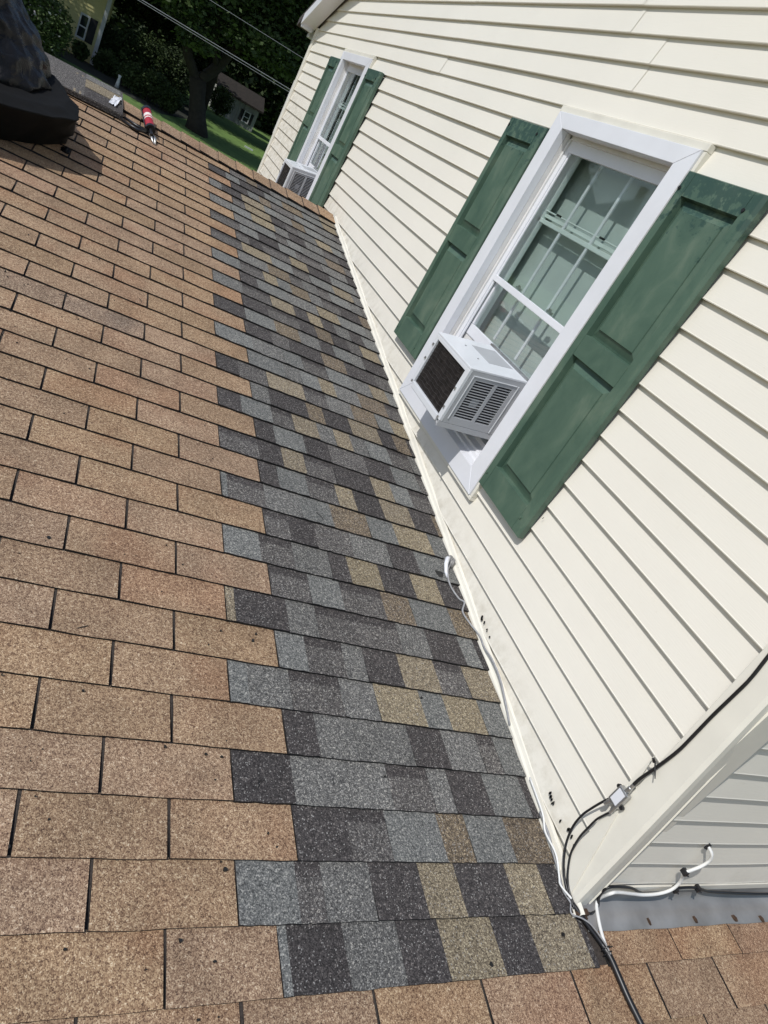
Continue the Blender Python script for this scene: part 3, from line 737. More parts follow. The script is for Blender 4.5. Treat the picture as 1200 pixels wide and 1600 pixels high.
sp = empty('cable_splitter', (-.02, .13, .34), 'small silver cable splitter with a white label screwed to the corner post', 'cable splitter')
MB().box(-.038, -.020, .112, .150, .318, .372).build('splitter_body', M['metal'], sp, bevel=.002)
MB().box(-.0392, -.0383, .118, .144, .324, .366).build('splitter_label', M['white'], sp)
for (a, b) in (((-.029, .129, .373), (-.029, .129, .402)), ((-.030, .141, .317), (-.030, .147, .292)), ((-.030, .121, .317), (-.030, .119, .292))):
    mb = MB(); mb.tube([a, tuple(np.array(a) * .45 + np.array(b) * .55), tuple(np.array(a) * .4 + np.array(b) * .6), b], [.0068, .0068, .0052, .0052], 10); mb.build('connector', M['metal'], sp)
for (y, z) in ((.155, .360), (.108, .330)):
    mb = MB(); mb.tube([(-.03, y, z), (-.021, y, z)], .006, 8); mb.build('screw', M['cable'], sp)
mb = MB(); mb.tube([(-.030, .117, .480), (-.030, .128, .492), (-.024, .137, .493), (-.018, .131, .482), (-.022, .115, .472), (-.030, .117, .480)], .002, 6); mb.tube([(-.028, .118, .482), (-.034, .100, .470)], .0016, 5); mb.tube([(-.03, .134, .492), (-.036, .139, .500)], .004, 6)
tag(mb.build('cable_tie', M['cable'], None), 'black cable tie round the coaxial cable on the corner post', 'cable tie')
g1 = [RP(-.03, 1.288, .012), RP(-.066, 1.235, .018), RP(-.070, 1.170, .010), RP(-.048, 1.108, .010), RP(-.031, 1.086, .016), RP(-.053, 1.039, .012), RP(-.034, .985, .012), RP(-.012, .935, .016)]
g2 = [(-.016, .86, .165), (-.018, .80, .172), (-.018, .72, .165), (-.017, .64, .140), (-.017, .56, .110), (-.022, .46, .094), (-.018, .36, .080), (-.022, .27, .066), (-.022, .20, .058), (-.026, .146, .045), (-.022, .10, .030), (-.028, .06, .022), (-.020, .018, .022)]
mb = MB(); mb.tube(smoothpts([tuple(p) for p in g1] + g2[:5]), .0036, 8); tag(mb.build('utility_cord', M['cableg'], None, smooth=True), 'weathered grey cord leaving the sealant lump and slipping behind the wall trim', 'cord')
mb = MB(); mb.tube(smoothpts(g2[7:]), .0036, 8); tag(mb.build('utility_cord', M['cableg'], None, smooth=True), 'weathered grey cord coming out from behind the trim just above the corner post foot', 'cord')
g3 = [(x - .004, y + .012 * math.sin(y * 40), z + .004 + .008 * math.sin(y * 55)) for x, y, z in g2[6:]]
mb = MB(); mb.tube(smoothpts(g3), .0030, 7); tag(mb.build('utility_cord', M['cablew'], None, smooth=True), 'short white cord twisted with the grey one above the corner', 'cord')
# dab of sealant with a torn plastic boot
mb = MB()
for k in range(9):
    a = k * .7; mb.tube([RP(-.030 + .016 * math.cos(a), 1.300 + .020 * math.sin(a), .004), RP(-.030 + .008 * math.cos(a + 1), 1.302 + .01 * math.sin(a), .034)], [.011, .004], 6)
tag(mb.build('sealant_lump', M['flash'], None, smooth=True), 'grey lump of sealant where the cord enters the wall', 'sealant')
mb = MB(); mb.tube([RP(-.040, 1.305, .028), RP(-.062, 1.288, .036), RP(-.074, 1.262, .030), RP(-.076, 1.228, .016), RP(-.072, 1.205, .010)], [.004, .010, .009, .007, .003], 7)
tag(mb.build('plastic_boot', M['white'], None, smooth=True), 'torn white plastic boot round the grey cord beside the sealant', 'cable boot')
mb = MB(); mb.prism([(-.105 + .018 * math.cos(t) * (1 + .3 * math.sin(3 * t)), 1.215 + .024 * math.sin(t) * (1 + .3 * math.cos(2 * t))) for t in np.linspace(0, 2 * math.pi, 14)[:-1]], .0062, .0085, lambda u, v, t: RP(u, v, t))
tag(mb.build('tar_patch', M['tar'], None), 'small black tar smear on the new shingles by the grey cord', 'tar smear')
bl = [(.0, .012, .020), (.045, -.006, .012), (.090, .012, .012), (.074, .022, .045), (.062, .022, .088), (.086, .021, .101), (.162, .021, .094), (.225, .021, .070), (.266, .020, .060), (.33, .020, .056), (.375, .021, .084), (.43, .022, .090), (.484, .021, .088), (.56, .021, .068), (.652, .020, .060), (.80, .020, .050), (.93, .020, .046), (1.3, .020, .050), (1.9, .020, .07)]
cable('ground_cable', bl, .0042, M['cable'], 'black cable running right along the foot of the front wall')
wl = [(.345, .040, .279), (.356, .022, .268), (.366, .016, .245), (.358, .016, .215), (.335, .016, .195), (.318, .016, .180), (.336, .016, .150), (.345, .014, .125), (.335, .012, .095), (.300, .013, .074), (.24, .014, .068), (.175, .013, .078), (.11, .012, .088), (.075, .010, .086)]
cable('white_cable', wl + [tuple(RP(.086, .026, .020)), tuple(RP(.068, -.02, .016)), tuple(RP(.056, -.07, .018)), tuple(RP(.055, -.112, .020))], .0050, M['cablew'], 'white cable coming out of the front wall and dropping to the roof')
tag(MB().prism([(.338, .268), (.350, .266), (.352, .286), (.342, .290)], .036, .0425, lambda u, v, t: (u, t, v)).build('cable_hole', M['black'], None), 'dark hole in the front siding where the white cable comes out', 'hole')
for p, lb in (((.318, .016, .181), 'black clip holding the white cable to the front siding'), ((.375, .018, .084), 'black clip where the two cables cross on the front wall'), ((.484, .018, .088), 'black clip on the cable right of the crossing')):
    mb = MB(); x, y, z = p; mb.box(x - .007, x + .007, y - .008, y + .012, z - .008, z + .008); mb.tube([(x, y - .008, z), (x + .004, y - .013, z + .002)], .003, 6)
    tag(mb.build('cable_clip', M['cable'], None, bevel=.002), lb, 'cable clip')
tk = [RP(-.022, .045, .016), RP(-.017, .03, .016), RP(.001, -.006, .018), RP(.021, -.039, .016), RP(.045, -.079, .016), RP(.057, -.113, .018), RP(.065, -.155, .016), RP(.072, -.206, .015), RP(.084, -.263, .015), RP(.10, -.33, .015), RP(.12, -.44, .015), RP(.16, -.75, .015), RP(.18, -1.2, .013)]
mb = MB(); P_ = smoothpts([tuple(p) for p in tk]); mb.tube(P_, [.0065 if i < 26 else .0090 for i in range(len(P_))], 10)
tag(mb.build('cable_bundle', M['cable'], None, smooth=True), 'thick black cable bundle lying down the brown shingles from the corner', 'cable')
cable('thin_wire', [RP(-.028, .02, .022), RP(-.033, -.003, .018), RP(-.008, -.018, .026), RP(.018, -.035, .027), RP(.036, -.062, .027), RP(.048, -.086, .027), RP(.054, -.108, .026)], .0022, M['cableg'], 'thin pale wire lying on the cable bundle at the corner')
mb = MB()
for s_ in (-.092, -.104): 
    c = RP(.052 - .003 * (s_ + .092) * 20, s_, .018); mb.tube([c + Vector((.013 * math.cos(t), .002 * math.cos(t), .013 * math.sin(t))) for t in np.linspace(0, 2 * math.pi, 13)], .0018, 5, caps=False)
mb.tube([RP(.060, -.090, .026), RP(.080, -.088, .020)], .0015, 5)
tag(mb.build('cable_tie', M['cable'], None), 'black cable tie gathering the white cable and the bundle on the roof', 'cable tie')
mb = MB(); mb.box(-.01, .035, -.012, .006, .006, .020); mb.box(.012, .03, -.02, -.002, .006, .012); tag(mb.build('rusty_bracket', M['rust'], None, bevel=.002), 'small rusty scrap of metal under the foot of the corner post', 'bracket')
# black specks on the siding near the roof
mb = MB()
for (y, z, r) in ((.975, .210, .004), (.968, .207, .003), (.951, .211, .0025), (.917, .204, .0022), (.912, .200, .0015), (.886, .199, .002), (.299, .118, .003), (.290, .114, .0035), (.280, .111, .0025), (.267, .111, .0022), (.272, .106, .002), (.216, .106, .0026), (.181, .117, .004), (.138, .110, .002), (.160, .118, .0025), (1.03, .655, .001), (1.25, .225, .0018)):
    for q in range(2):
        yy, z_ = y + .004 * q * random.uniform(-1, 1), z + .005 * q * random.uniform(-1, 1)
        mb.prism([(yy + r * random.uniform(.7, 1.3) * math.cos(t), z_ + 1.6 * r * random.uniform(.7, 1.3) * math.sin(t)) for t in np.linspace(0, 2 * math.pi, 8)[:-1]], -.0010 - .0006 * q, -.0045, lambda u, v, t: (t, u, v))
sp_ = mb.build('tar_specks', M['tar'], None); tag(sp_, kind='stuff')
# debris: grit, leaf scraps and twigs on the roof
mb = MB(); rr = random.Random(11)
spots = [(-1.504, .949, .006), (-1.51, .935, .003), (-.929, .733, .004), (-1.465, .151, .004), (-1.032, .112, .005), (-.559, .356, .003), (-.355, -.104, .006), (-1.072, .375, .003), (-1.129, -.02, .004), (-1.059, -.06, .004), (-.08, -.05, .005)]
for _ in range(150):
    s = rr.uniform(-.2, 4.3); spots.append((rr.uniform(-1.0 - .35 * (s + 1.4), -.1 if rr.random() < .25 else -.9), s, rr.uniform(.001, .0035)))
for (x, s, r) in spots:
    if x < -2.5: continue
    k = rr.randint(5, 7); ph = rr.uniform(0, 6)
    mb.prism([(x + r * rr.uniform(.5, 1.3) * math.cos(ph + t * 2 * math.pi / k), s + r * rr.uniform(.5, 1.3) * math.sin(ph + t * 2 * math.pi / k)) for t in range(k)], .003, .0070 + r * .4, lambda u, v, t: RP(u, v, t))
for (x, s, a, L) in ((-1.39, .680, .5, .030), (-1.482, 1.56, .9, .02), (-.944, .304, 1.3, .03), (-1.7, 3.2, .4, .05), (-1.34, 2.4, 1.9, .03), (-.62, 1.35, 2.2, .05), (-1.62, 2.2, .2, .035), (-1.2, 3.1, 1.0, .03)):
    d = Vector((math.cos(a), math.sin(a))) * L / 2
    mb.tube([RP(x - d.x, s - d.y, .0075), RP(x + .003, s, .0105), RP(x + d.x, s + d.y, .0080)], .0011, 5)
tag(mb.build('roof_debris', M['rust'] if False else M['tar'], None), kind='stuff')

# ------------------------------------------------------------------ things by the ridge
# stack of spare shingle sheets
st_ = empty('shingle_stack', RP(-1.85, 4.55, .01), 'flat stack of charcoal and tan shingle sheets lying across the ridge', 'shingle stack')
for k in range(3):
    h = .006 + .009 * k; dx = (.006, -.004, 0)[k]
    # lies from the near slope over the ridge, almost flat
    def SP3(a, b, t=0): # a: 0..1 along x, b: 0..1 away
        x = -2.42 + (-1.575 + 2.42) * a + dx - .10 * b * 0 - .03 * b; y = 4.36 + .50 * b + .075 * (a) ; z = y * math.tan(TH) + .012 + h + t
        if y > yr - .1: z = (yr - .1) * math.tan(TH) + .012 + h + t + (y - yr + .1) * .10
        return (x, y, z)
    mb = MB(); N = 6
    for i in range(N):
        b0, b1 = i / N, (i + 1) / N
        mb.hexa([SP3(0, b0), SP3(1, b0), SP3(1, b1), SP3(0, b1), SP3(0, b0, .007), SP3(1, b0, .007), SP3(1, b1, .007), SP3(0, b1, .007)], 0)
    s_ = mb.build('shingle_sheet', [M['dark'] if k < 2 else M['mid'], M['asphalt']], st_)
    if k == 2:
        for (a0, a1, mt) in ((.66, .675, 'trimcream'), (.70, .712, 'trimcream')):
            q = MB(); q.add([SP3(a0, 0, .0082), SP3(a1, 0, .0082), SP3(a1 - .0, .8, .0082), SP3(a0, .8, .0082)], [(0, 1, 2, 3)]); q.v = [(x, y, z) for x, y, z in q.v]
            q.add([SP3(a0, 0, .0072), SP3(a1, 0, .0072), SP3(a1, .8, .0072), SP3(a0, .8, .0072)], [(0, 3, 2, 1)]); q.build('adhesive_strip', M['tan'], s_)
        for (a0, a1, b0, b1, mt) in ((.73, .98, .36, .70, 'tan'), (.73, 1.0, 0.0, .34, 'dark'), (.73, .98, .72, .98, 'gray')):
            q = MB(); q.hexa([SP3(a0, b0, .0073), SP3(a1, b0, .0073), SP3(a1, b1, .0073), SP3(a0, b1, .0073), SP3(a0, b0, .010), SP3(a1, b0, .010), SP3(a1, b1, .010), SP3(a0, b1, .010)]); q.build('shingle_tooth', M[mt], s_)
mb = MB(); vs = []; n = 7
for i in range(n):
    for j in range(n):
        a, b = i / (n - 1) - .5, j / (n - 1) - .5; p = Vector((-1.635 + .045 * a + .02 * b, 4.60 + .20 * b, 0)); h = .035 + .018 * noise.noise(Vector((i * .9, j * .9, 3)))
        vs.append((p.x, p.y, min(p.y, yr) * math.tan(TH) + .02 + h))
mb.add(vs, [(i * n + j, (i + 1) * n + j, (i + 1) * n + j + 1, i * n + j + 1) for i in range(n - 1) for j in range(n - 1)])
tag(mb.build('crumpled_paper', M['white'], None, fix=False), 'scrap of white paper at the end of the shingle stack', 'paper')
# sealant tube in a black caulking gun
ct = empty('caulking_gun', RP(-1.41, 4.55, .02), 'caulking gun holding a red and white sealant tube near the ridge', 'caulking gun')
p0 = RP(-1.448, 4.72, .075); p1 = RP(-1.405, 4.52, .045)
M['red'] = plain('red_label', S2L(165, 40, 52), .4); M['wlab'] = plain('white_label', S2L(225, 215, 210), .35)
L_ = lambda t: p0.lerp(p1, t)
def seg(name, t0, t1, r, mat, n=14):
    mb = MB(); mb.tube([L_(t0), L_(t1)], r, n); return mb.build(name, mat, ct, smooth=False)
seg('tube_end', -.08, .05, .030, M['cable']); seg('tube_label', .05, .30, .027, M['red']); seg('tube_label', .30, .44, .0272, M['wlab']); seg('tube_label', .44, .50, .027, M['red']); seg('tube_label', .50, .56, .0272, M['wlab']); seg('tube_label', .56, .95, .027, M['red'])
seg('frame_ring', .95, 1.05, .031, M['cable']); seg('nozzle', 1.05, 1.35, .010, M['cable'])
mb = MB()
for sgn in (-1, 1): mb.tube([L_(-.08) + Vector((.03 * sgn, 0, -.006)), L_(1.0) + Vector((.03 * sgn, 0, -.006))], .005, 6)
mb.build('cradle', M['cable'], ct)
mb = MB(); mb.tube([RP(-1.42, 4.50, .03), RP(-1.48, 4.50, .026), RP(-1.56, 4.56, .02)], [.012, .012, .008], 6); mb.tube([RP(-1.42, 4.47, .03), RP(-1.48, 4.45, .022), RP(-1.57, 4.50, .016)], [.012, .012, .008], 6)
mb.build('handle', M['cable'], ct, smooth=True)
sn = empty('tin_snips', RP(-1.38, 4.44, .01), 'steel snips with open jaws below the caulking gun', 'snips')
for sgn in (-1, 1):
    mb = MB(); mb.tube([RP(-1.395, 4.50, .022), RP(-1.375 + .012 * sgn, 4.455, .02), RP(-1.362 + .004 * sgn, 4.385, .012)], [.012, .010, .0015], 6); mb.build('jaw', M['metal'], sn, smooth=True)
mb = MB(); mb.tube([RP(-1.40, 4.505, .008), RP(-1.40, 4.505, .034)], .016, 10); mb.build('pivot', M['cable'], sn)

# black bag: lofted rings with wrinkles
def loft_bag(rings, name, mat, parent, cen, nA=110, nH=40, amp=.02, freq=9, seed=1, flat=False):
    def rad(poly, th):
        d = Vector((math.cos(th), math.sin(th))); best = None; n = len(poly)
        for i in range(n):
            a = Vector(poly[i]) - Vector(cen); b = Vector(poly[(i + 1) % n]) - Vector(cen); e = b - a
            den = d.x * e.y - d.y * e.x
            if abs(den) < 1e-9: continue
            t = (a.x * e.y - a.y * e.x) / den; s = (a.x * d.y - a.y * d.x) / den
            if t > 0 and -1e-6 <= s <= 1 + 1e-6: best = t if best is None else max(best, t)
        return best or .05
    hs = [h for h, _ in rings]; R = [[rad(p, 2 * math.pi * k / nA) for k in range(nA)] for _, p in rings]
    mb = MB(); vs = []
    for j in range(nH + 1):
        t = j / nH * (len(rings) - 1); i = min(int(t), len(rings) - 2); f = t - i
        h = hs[i] + (hs[i + 1] - hs[i]) * f
        for k in range(nA):
            r = R[i][k] * (1 - f) + R[i + 1][k] * f; th = 2 * math.pi * k / nA
            x, y = cen[0] + r * math.cos(th), cen[1] + r * math.sin(th)
            nv = noise.noise(Vector((x * freq * 1.8, y * freq * 1.8, h * freq * .7 + seed))); n2 = noise.noise(Vector((x * freq * 3, y * freq * 3, h * freq * 2 + seed)))
            dr = amp * (1 - 2 * abs(nv)) + amp * .4 * n2; r2 = r + dr * (0.25 if j == 0 else 1)
            x, y = cen[0] + r2 * math.cos(th), cen[1] + r2 * math.sin(th)
            zb = min(y, yr) * math.tan(TH); vs.append((x, y, zb + h + (amp * .5 * n2 if j else 0)))
    fs = [(j * nA + k, j * nA + (k + 1) % nA, (j + 1) * nA + (k + 1) % nA, (j + 1) * nA + k) for j in range(nH) for k in range(nA)]
    fs.append(tuple(range(nH * nA, (nH + 1) * nA)))
    if flat:
        q = random.Random(4); vs = [(x + q.uniform(-.011, .011), y + q.uniform(-.011, .011), z + q.uniform(-.011, .011)) for x, y, z in vs]
        tri, mi = [], []
        for f in fs[:-1]:
            c = [sum(vs[i][a] for i in f) / 4 for a in range(3)]; hh = c[2] - c[1] * math.tan(TH)
            d_ = 1 if (.20 < hh < .37 and -2.12 < c[0] < -1.86 and c[1] < 3.9) else 0
            tri += ([(f[0], f[1], f[2]), (f[0], f[2], f[3])] if q.random() < .5 else [(f[0], f[1], f[3]), (f[1], f[2], f[3])]); mi += [d_, d_]
        mb.add(vs, tri, mi); mb.add([], []); return mb.build(name, [mat, M['bagdust']], parent, smooth=False, fix=False)
    mb.add(vs, fs); return mb.build(name, mat, parent, smooth=True, fix=False)
bag = empty('refuse_bag', (-2.3, 3.8, .62), 'black plastic refuse bag heaped at the left edge of the roof', 'bag')
foot = [(-2.75, 3.2), (-2.30, 3.16), (-2.02, 3.36), (-1.90, 3.50), (-1.80, 3.66), (-1.83, 3.80), (-2.0, 4.1), (-2.4, 4.2), (-2.8, 4.0)]
top1 = [(-2.80, 3.05), (-2.25, 3.04), (-2.02, 3.19), (-1.88, 3.30), (-1.765, 3.42), (-1.80, 3.62), (-1.92, 3.85), (-2.4, 4.1), (-2.8, 4.0)]
top2 = [(-2.80, 3.12), (-2.25, 3.14), (-2.02, 3.30), (-1.90, 3.40), (-1.85, 3.50), (-1.85, 3.65), (-1.95, 3.85), (-2.4, 4.0), (-2.8, 3.9)]
loft_bag([(.006, foot), (.10, [( (a[0] + b[0]) / 2, (a[1] + b[1]) / 2) for a, b in zip(foot, top1)]), (.215, top1), (.225, top2), (.20, [(-2.7, 3.4), (-2.3, 3.4), (-2.1, 3.5), (-2.0, 3.6), (-2.0, 3.7), (-2.1, 3.8), (-2.4, 3.9)])], 'bag_skirt', M['bagmatte'], bag, (-2.35, 3.65), amp=.012, freq=5)
up0 = [(-2.8, 3.40), (-2.2, 3.40), (-2.02, 3.50), (-1.95, 3.66), (-1.97, 3.85), (-2.15, 4.10), (-2.8, 4.2)]
up1 = [(-2.8, 3.45), (-2.25, 3.45), (-2.12, 3.55), (-2.03, 3.75), (-2.05, 3.92), (-2.2, 4.1), (-2.8, 4.2)]
up2 = [(-2.8, 3.5), (-2.35, 3.5), (-2.24, 3.6), (-2.18, 3.75), (-2.18, 3.92), (-2.3, 4.05), (-2.8, 4.1)]
up3 = [(-2.8, 3.6), (-2.5, 3.6), (-2.38, 3.65), (-2.34, 3.8), (-2.35, 3.95), (-2.4, 4.0), (-2.8, 4.05)]
loft_bag([(.10, up0), (.22, up0), (.33, up1), (.46, up2), (.62, up3), (.70, [(-2.7, 3.7), (-2.5, 3.7), (-2.4, 3.75), (-2.4, 3.85), (-2.45, 3.95), (-2.7, 4.0)])], 'bag_body', M['bag'], bag, (-2.45, 3.85), amp=.026, freq=5.5, nH=90, nA=220)
mb = MB()
for k in range(5):
    a = k * 1.3; mb.tube([RP(-1.795 + .012 * math.cos(a), 3.62 + .03 * math.sin(a), .004), RP(-1.775 + .01 * math.cos(a), 3.60 + .02 * math.sin(a), .02)], [.012, .005], 6)
mb.build('bag_scrap', M['bag'], bag, smooth=True)

# ------------------------------------------------------------------ background: neighbours, trees, wires
def leafmat(name, c0, c1, sss=0):
    m, nt, p = newmat(name); P = pos(nt)
    a = tex(nt, 'Noise', .9, P, Detail=4.0); b = tex(nt, 'Noise', 9, P, Detail=2.0)
    f = mathn(nt, 'ADD', mathn(nt, 'MULTIPLY', a.outputs[0], .55), mathn(nt, 'MULTIPLY', b.outputs[0], .45))
    nt.links.new(ramp(nt, f, [(.35, c0), (.65, c1)]), p.inputs['Base Color']); p.inputs['Roughness'].default_value = .6; p.inputs['Specular IOR Level'].default_value = .2
    return m
M['leaf'] = leafmat('leaves_dark', (.022, .036, .013, 1), (.060, .088, .028, 1))
M['leaf2'] = leafmat('leaves_mid', (.035, .058, .018, 1), (.085, .120, .040, 1))
M['leafd'] = leafmat('leaves_deep', (.014, .023, .010, 1), (.038, .056, .020, 1))
M['bark'] = plain('bark', (.022, .017, .013, 1), .9, var=.4, vscale=6, bmp=.8, bscale=12)
M['petal'] = plain('pale_flowers', (.55, .50, .50, 1), .7)
M['ysid'] = plain('yellow_siding', (.62, .56, .26, 1), .6, var=.06)
M['wtrim'] = plain('far_white_trim', (.60, .60, .60, 1), .6)
M['mulch'] = plain('garden_bed', (.018, .020, .012, 1), .95, var=.5, vscale=3, bmp=.8, bscale=6)
def leaves(name, blobs, n, size, mat, parent=None, label=None, cat=None, group=None, kind=None, seed=0, flat=.0, shell=.55, mat2=None, f2=0.0):
    rg = np.random.default_rng(seed); W = np.array([b[3] * b[4] * b[5] for b in blobs]) ** .67; W /= W.sum()
    idx = rg.choice(len(blobs), n, p=W); B = np.array([b[:6] for b in blobs])[idx]
    d = rg.normal(size=(n, 3)); d /= np.linalg.norm(d, axis=1, keepdims=True); r = (shell + (1 - shell) * rg.random(n)) ** .8
    # clump the leaves: pull towards random twig tips so that gaps open up
    tips = rg.normal(size=(max(12, n // 45), 3)); tips /= np.linalg.norm(tips, axis=1, keepdims=True); ti = rg.integers(0, len(tips), n)
    rt = rg.uniform(.55, 1.08, len(tips))[ti]
    q = (tips[ti] + d * .22) * rt[:, None]
    k = (rg.random(n) < .75)[:, None]
    P = B[:, :3] + np.where(k, q, d * r[:, None]) * B[:, 3:6]
    sz = size * rg.uniform(.5, 1.3, n)
    a = rg.normal(size=(n, 3)); a[:, 2] *= .5; a /= np.linalg.norm(a, axis=1, keepdims=True)
    b = np.cross(a, rg.normal(size=(n, 3))); b /= np.linalg.norm(b, axis=1, keepdims=True)
    a *= sz[:, None]; b *= (sz * .55)[:, None]
    V = np.stack([P - a, P - b * 1.0, P + a, P + b * 1.0], 1).reshape(-1, 3)
    zmin = V[:, 2].min(); c = V.mean(0); base = Vector((c[0], c[1], zmin))
    V = V - np.array(base)
    me = bpy.data.meshes.new(name); me.vertices.add(4 * n); me.vertices.foreach_set('co', V.ravel())
    me.loops.add(4 * n); me.loops.foreach_set('vertex_index', np.arange(4 * n, dtype=np.int32)); me.polygons.add(n)
    me.polygons.foreach_set('loop_start', np.arange(0, 4 * n, 4, dtype=np.int32)); me.polygons.foreach_set('loop_total', np.full(n, 4, dtype=np.int32))
    me.materials.append(mat)
    if mat2: me.materials.append(mat2); me.polygons.foreach_set('material_index', (rg.random(n) < f2).astype(np.int32))
    me.update(); me.validate()
    o = bpy.data.objects.new(name, me); link(o, parent, Matrix.Translation(base)); return tag(o, label, cat, group, kind)
# neighbour's cottage, its long face turned to us
NH = empty('cottage', (-7, 45, G), 'pale yellow sided cottage with dark shutters beyond the lawn at upper left', 'house')
cx, D0 = -2.80, 43.0
mb = MB(); mb.box(-13, cx, D0, D0 + 8, G, .9); mb.build('wall', M['ysid'], NH)
mb = MB()
for k in range(22):
    z = G + .15 * k + .02; mb.hexa([(-13, D0 - .035, z), (cx - .14, D0 - .035, z), (cx - .14, D0 - .001, z), (-13, D0 - .001, z), (-13, D0 - .012, z + .148), (cx - .14, D0 - .012, z + .148), (cx - .14, D0 - .001, z + .148), (-13, D0 - .001, z + .148)])
tag(mb.build('clapboards', M['ysid'], NH), kind='stuff')
MB().box(cx - .13, cx + .05, D0 - .06, D0 + .12, G, .9).build('corner_board', M['wtrim'], NH)
mb = MB(); mb.prism([(D0 - .3, .9), (D0 + 4, 3.1), (D0 + 8.3, .9), (D0 + 8.3, 1.05), (D0 + 4, 3.3), (D0 - .3, 1.05)], -13.3, cx + .3, lambda u, v, t: (t, u, v)); mb.build('roof', M['dark'], NH)
for (wx, z0, z1, wd) in ((-3.86, -1.70, -.60, .44), (-6.2, -1.70, -.60, .7)):
    Wn = MB(); y_ = D0 - .08
    Wn.box(wx, wx + wd, y_, D0 - .036, z0, z0 + .08); Wn.box(wx, wx + wd, y_, D0 - .036, z1 - .08, z1); Wn.box(wx, wx + .07, y_, D0 - .036, z0 + .08, z1 - .08); Wn.box(wx + wd - .07, wx + wd, y_, D0 - .036, z0 + .08, z1 - .08); Wn.box(wx + .07, wx + wd - .07, y_ + .01, D0 - .036, (z0 + z1) / 2 - .03, (z0 + z1) / 2 + .03)
    wo = Wn.build('window', M['wtrim'], NH)
    MB().box(wx + .07, wx + wd - .07, D0 - .05, D0 - .037, z0 + .08, z1 - .08).build('pane', M['darkglass'], wo)
    MB().box(wx + wd + .02, wx + wd + .36, D0 - .075, D0 - .036, z0, z1).build('shutter', M['black'], NH)
MB().box(-5.5, -5.2, D0 - .08, D0 - .036, -1.62, -.7).build('shutter', M['wtrim'], NH)
# shed
SH = empty('garden_shed', (6.5, 58, G), 'small grey white garden shed standing in the shade beyond the tree', 'shed')
M['shedw'] = plain('shed_paint', (.34, .34, .32, 1), .8, var=.2, vscale=2)
mb = MB(); mb.box(4.6, 7.7, 57, 60, G, -.98); mb.build('wall', M['shedw'], SH)
mb = MB(); mb.prism([(56.7, -1.02), (58.5, -.25), (60.3, -1.02), (60.3, -.9), (58.5, -.1), (56.7, -.9)], 4.4, 7.95, lambda u, v, t: (t, u, v)); mb.build('roof', M['bark'], SH)
mb = MB(); y_ = 56.93
for k in range(9): mb.box(4.62 + .34 * k, 4.66 + .34 * k, 56.97, 56.999, G, -1.03)
tag(mb.build('battens', M['shedw'], SH), kind='stuff')
Wn = MB(); Wn.box(6.75, 6.82, y_, 56.999, -2.15, -1.40); Wn.box(7.18, 7.25, y_, 56.999, -2.15, -1.40); Wn.box(6.82, 7.18, y_, 56.999, -1.47, -1.40); Wn.box(6.82, 7.18, y_, 56.999, -2.15, -2.08); Wn.box(6.82, 7.18, y_ + .01, 56.999, -1.80, -1.76)
wo = Wn.build('window', M['wtrim'], SH); MB().box(6.82, 7.18, 56.96, 56.999, -2.08, -1.47).build('pane', M['darkglass'], wo)
for xx in (6.52, 7.26): MB().box(xx, xx + .2, 56.95, 56.999, -2.15, -1.40).build('shutter', M['black'], SH)
# garden bed and lawn edge
mb = MB(); mb.add([(-9, 39.5, G + .004), (-3.2, 39.0, G + .004), (-1.2, 38.2, G + .004), (.6, 38.3, G + .004), (2.6, 43.5, G + .004), (3.0, 50, G + .004), (-2.6, 50, G + .004), (-9, 43, G + .004)], [(0, 1, 2, 3, 4, 5, 6, 7)])
tag(mb.build('garden_bed', M['mulch'], None, fix=False), kind='structure')
# main tree
TR = empty('shade_tree', (2.1, 38.5, G), 'large dark tree with a forked trunk in the middle of the yard', 'tree')
mb = MB()
mb.tube([(2.35, 38.5, G - .1), (2.15, 38.5, -1.9), (1.85, 38.5, -1.1), (1.62, 38.5, -.4), (1.75, 38.6, .0)], [.60, .42, .36, .40, .30], 12)
mb.tube(smoothpts([(1.6, 38.5, -.45), (1.15, 38.4, .0), (.72, 38.3, .55), (.5, 38.2, 1.6), (-.3, 38, 3.4)]), .22, 9); mb.tube(smoothpts([(1.7, 38.5, -.3), (2.15, 38.6, .35), (2.5, 38.7, 1.3), (3.1, 39, 2.8), (3.6, 39, 5)]), .26, 9)
mb.tube(smoothpts([(2.2, 38.6, .5), (1.6, 38.0, 1.5), (1.4, 37.5, 3.0)]), .14, 7); mb.tube(smoothpts([(.6, 38.3, 1.0), (-.6, 38.6, 1.6), (-1.8, 39, 2.4)]), .12, 7); mb.tube(smoothpts([(2.6, 38.8, 1.5), (3.8, 38.2, 2.1), (4.8, 38, 2.2)]), .11, 7)
mb.build('trunk', M['bark'], TR, smooth=True)
blobs = [(.5, 38, 4.2, 3.2, 3.0, 2.4), (3.4, 38.5, 4.6, 3.4, 3.0, 2.6), (-2.4, 38, 4.4, 2.6, 2.6, 2.0), (1.5, 37, 6.8, 4.2, 3.6, 2.6), (5.8, 38, 3.4, 2.2, 2.2, 1.7), (-.6, 36.5, 2.2, 1.6, 1.4, .8), (3.6, 36.6, 2.3, 1.8, 1.5, .8), (-2.8, 37.6, 2.0, 1.5, 1.5, .9), (.8, 36.4, 1.1, .9, .9, .5)]
leaves('crown', blobs, 52000, .13, M['leaf'], TR, seed=1, mat2=M['leaf2'], f2=.3)
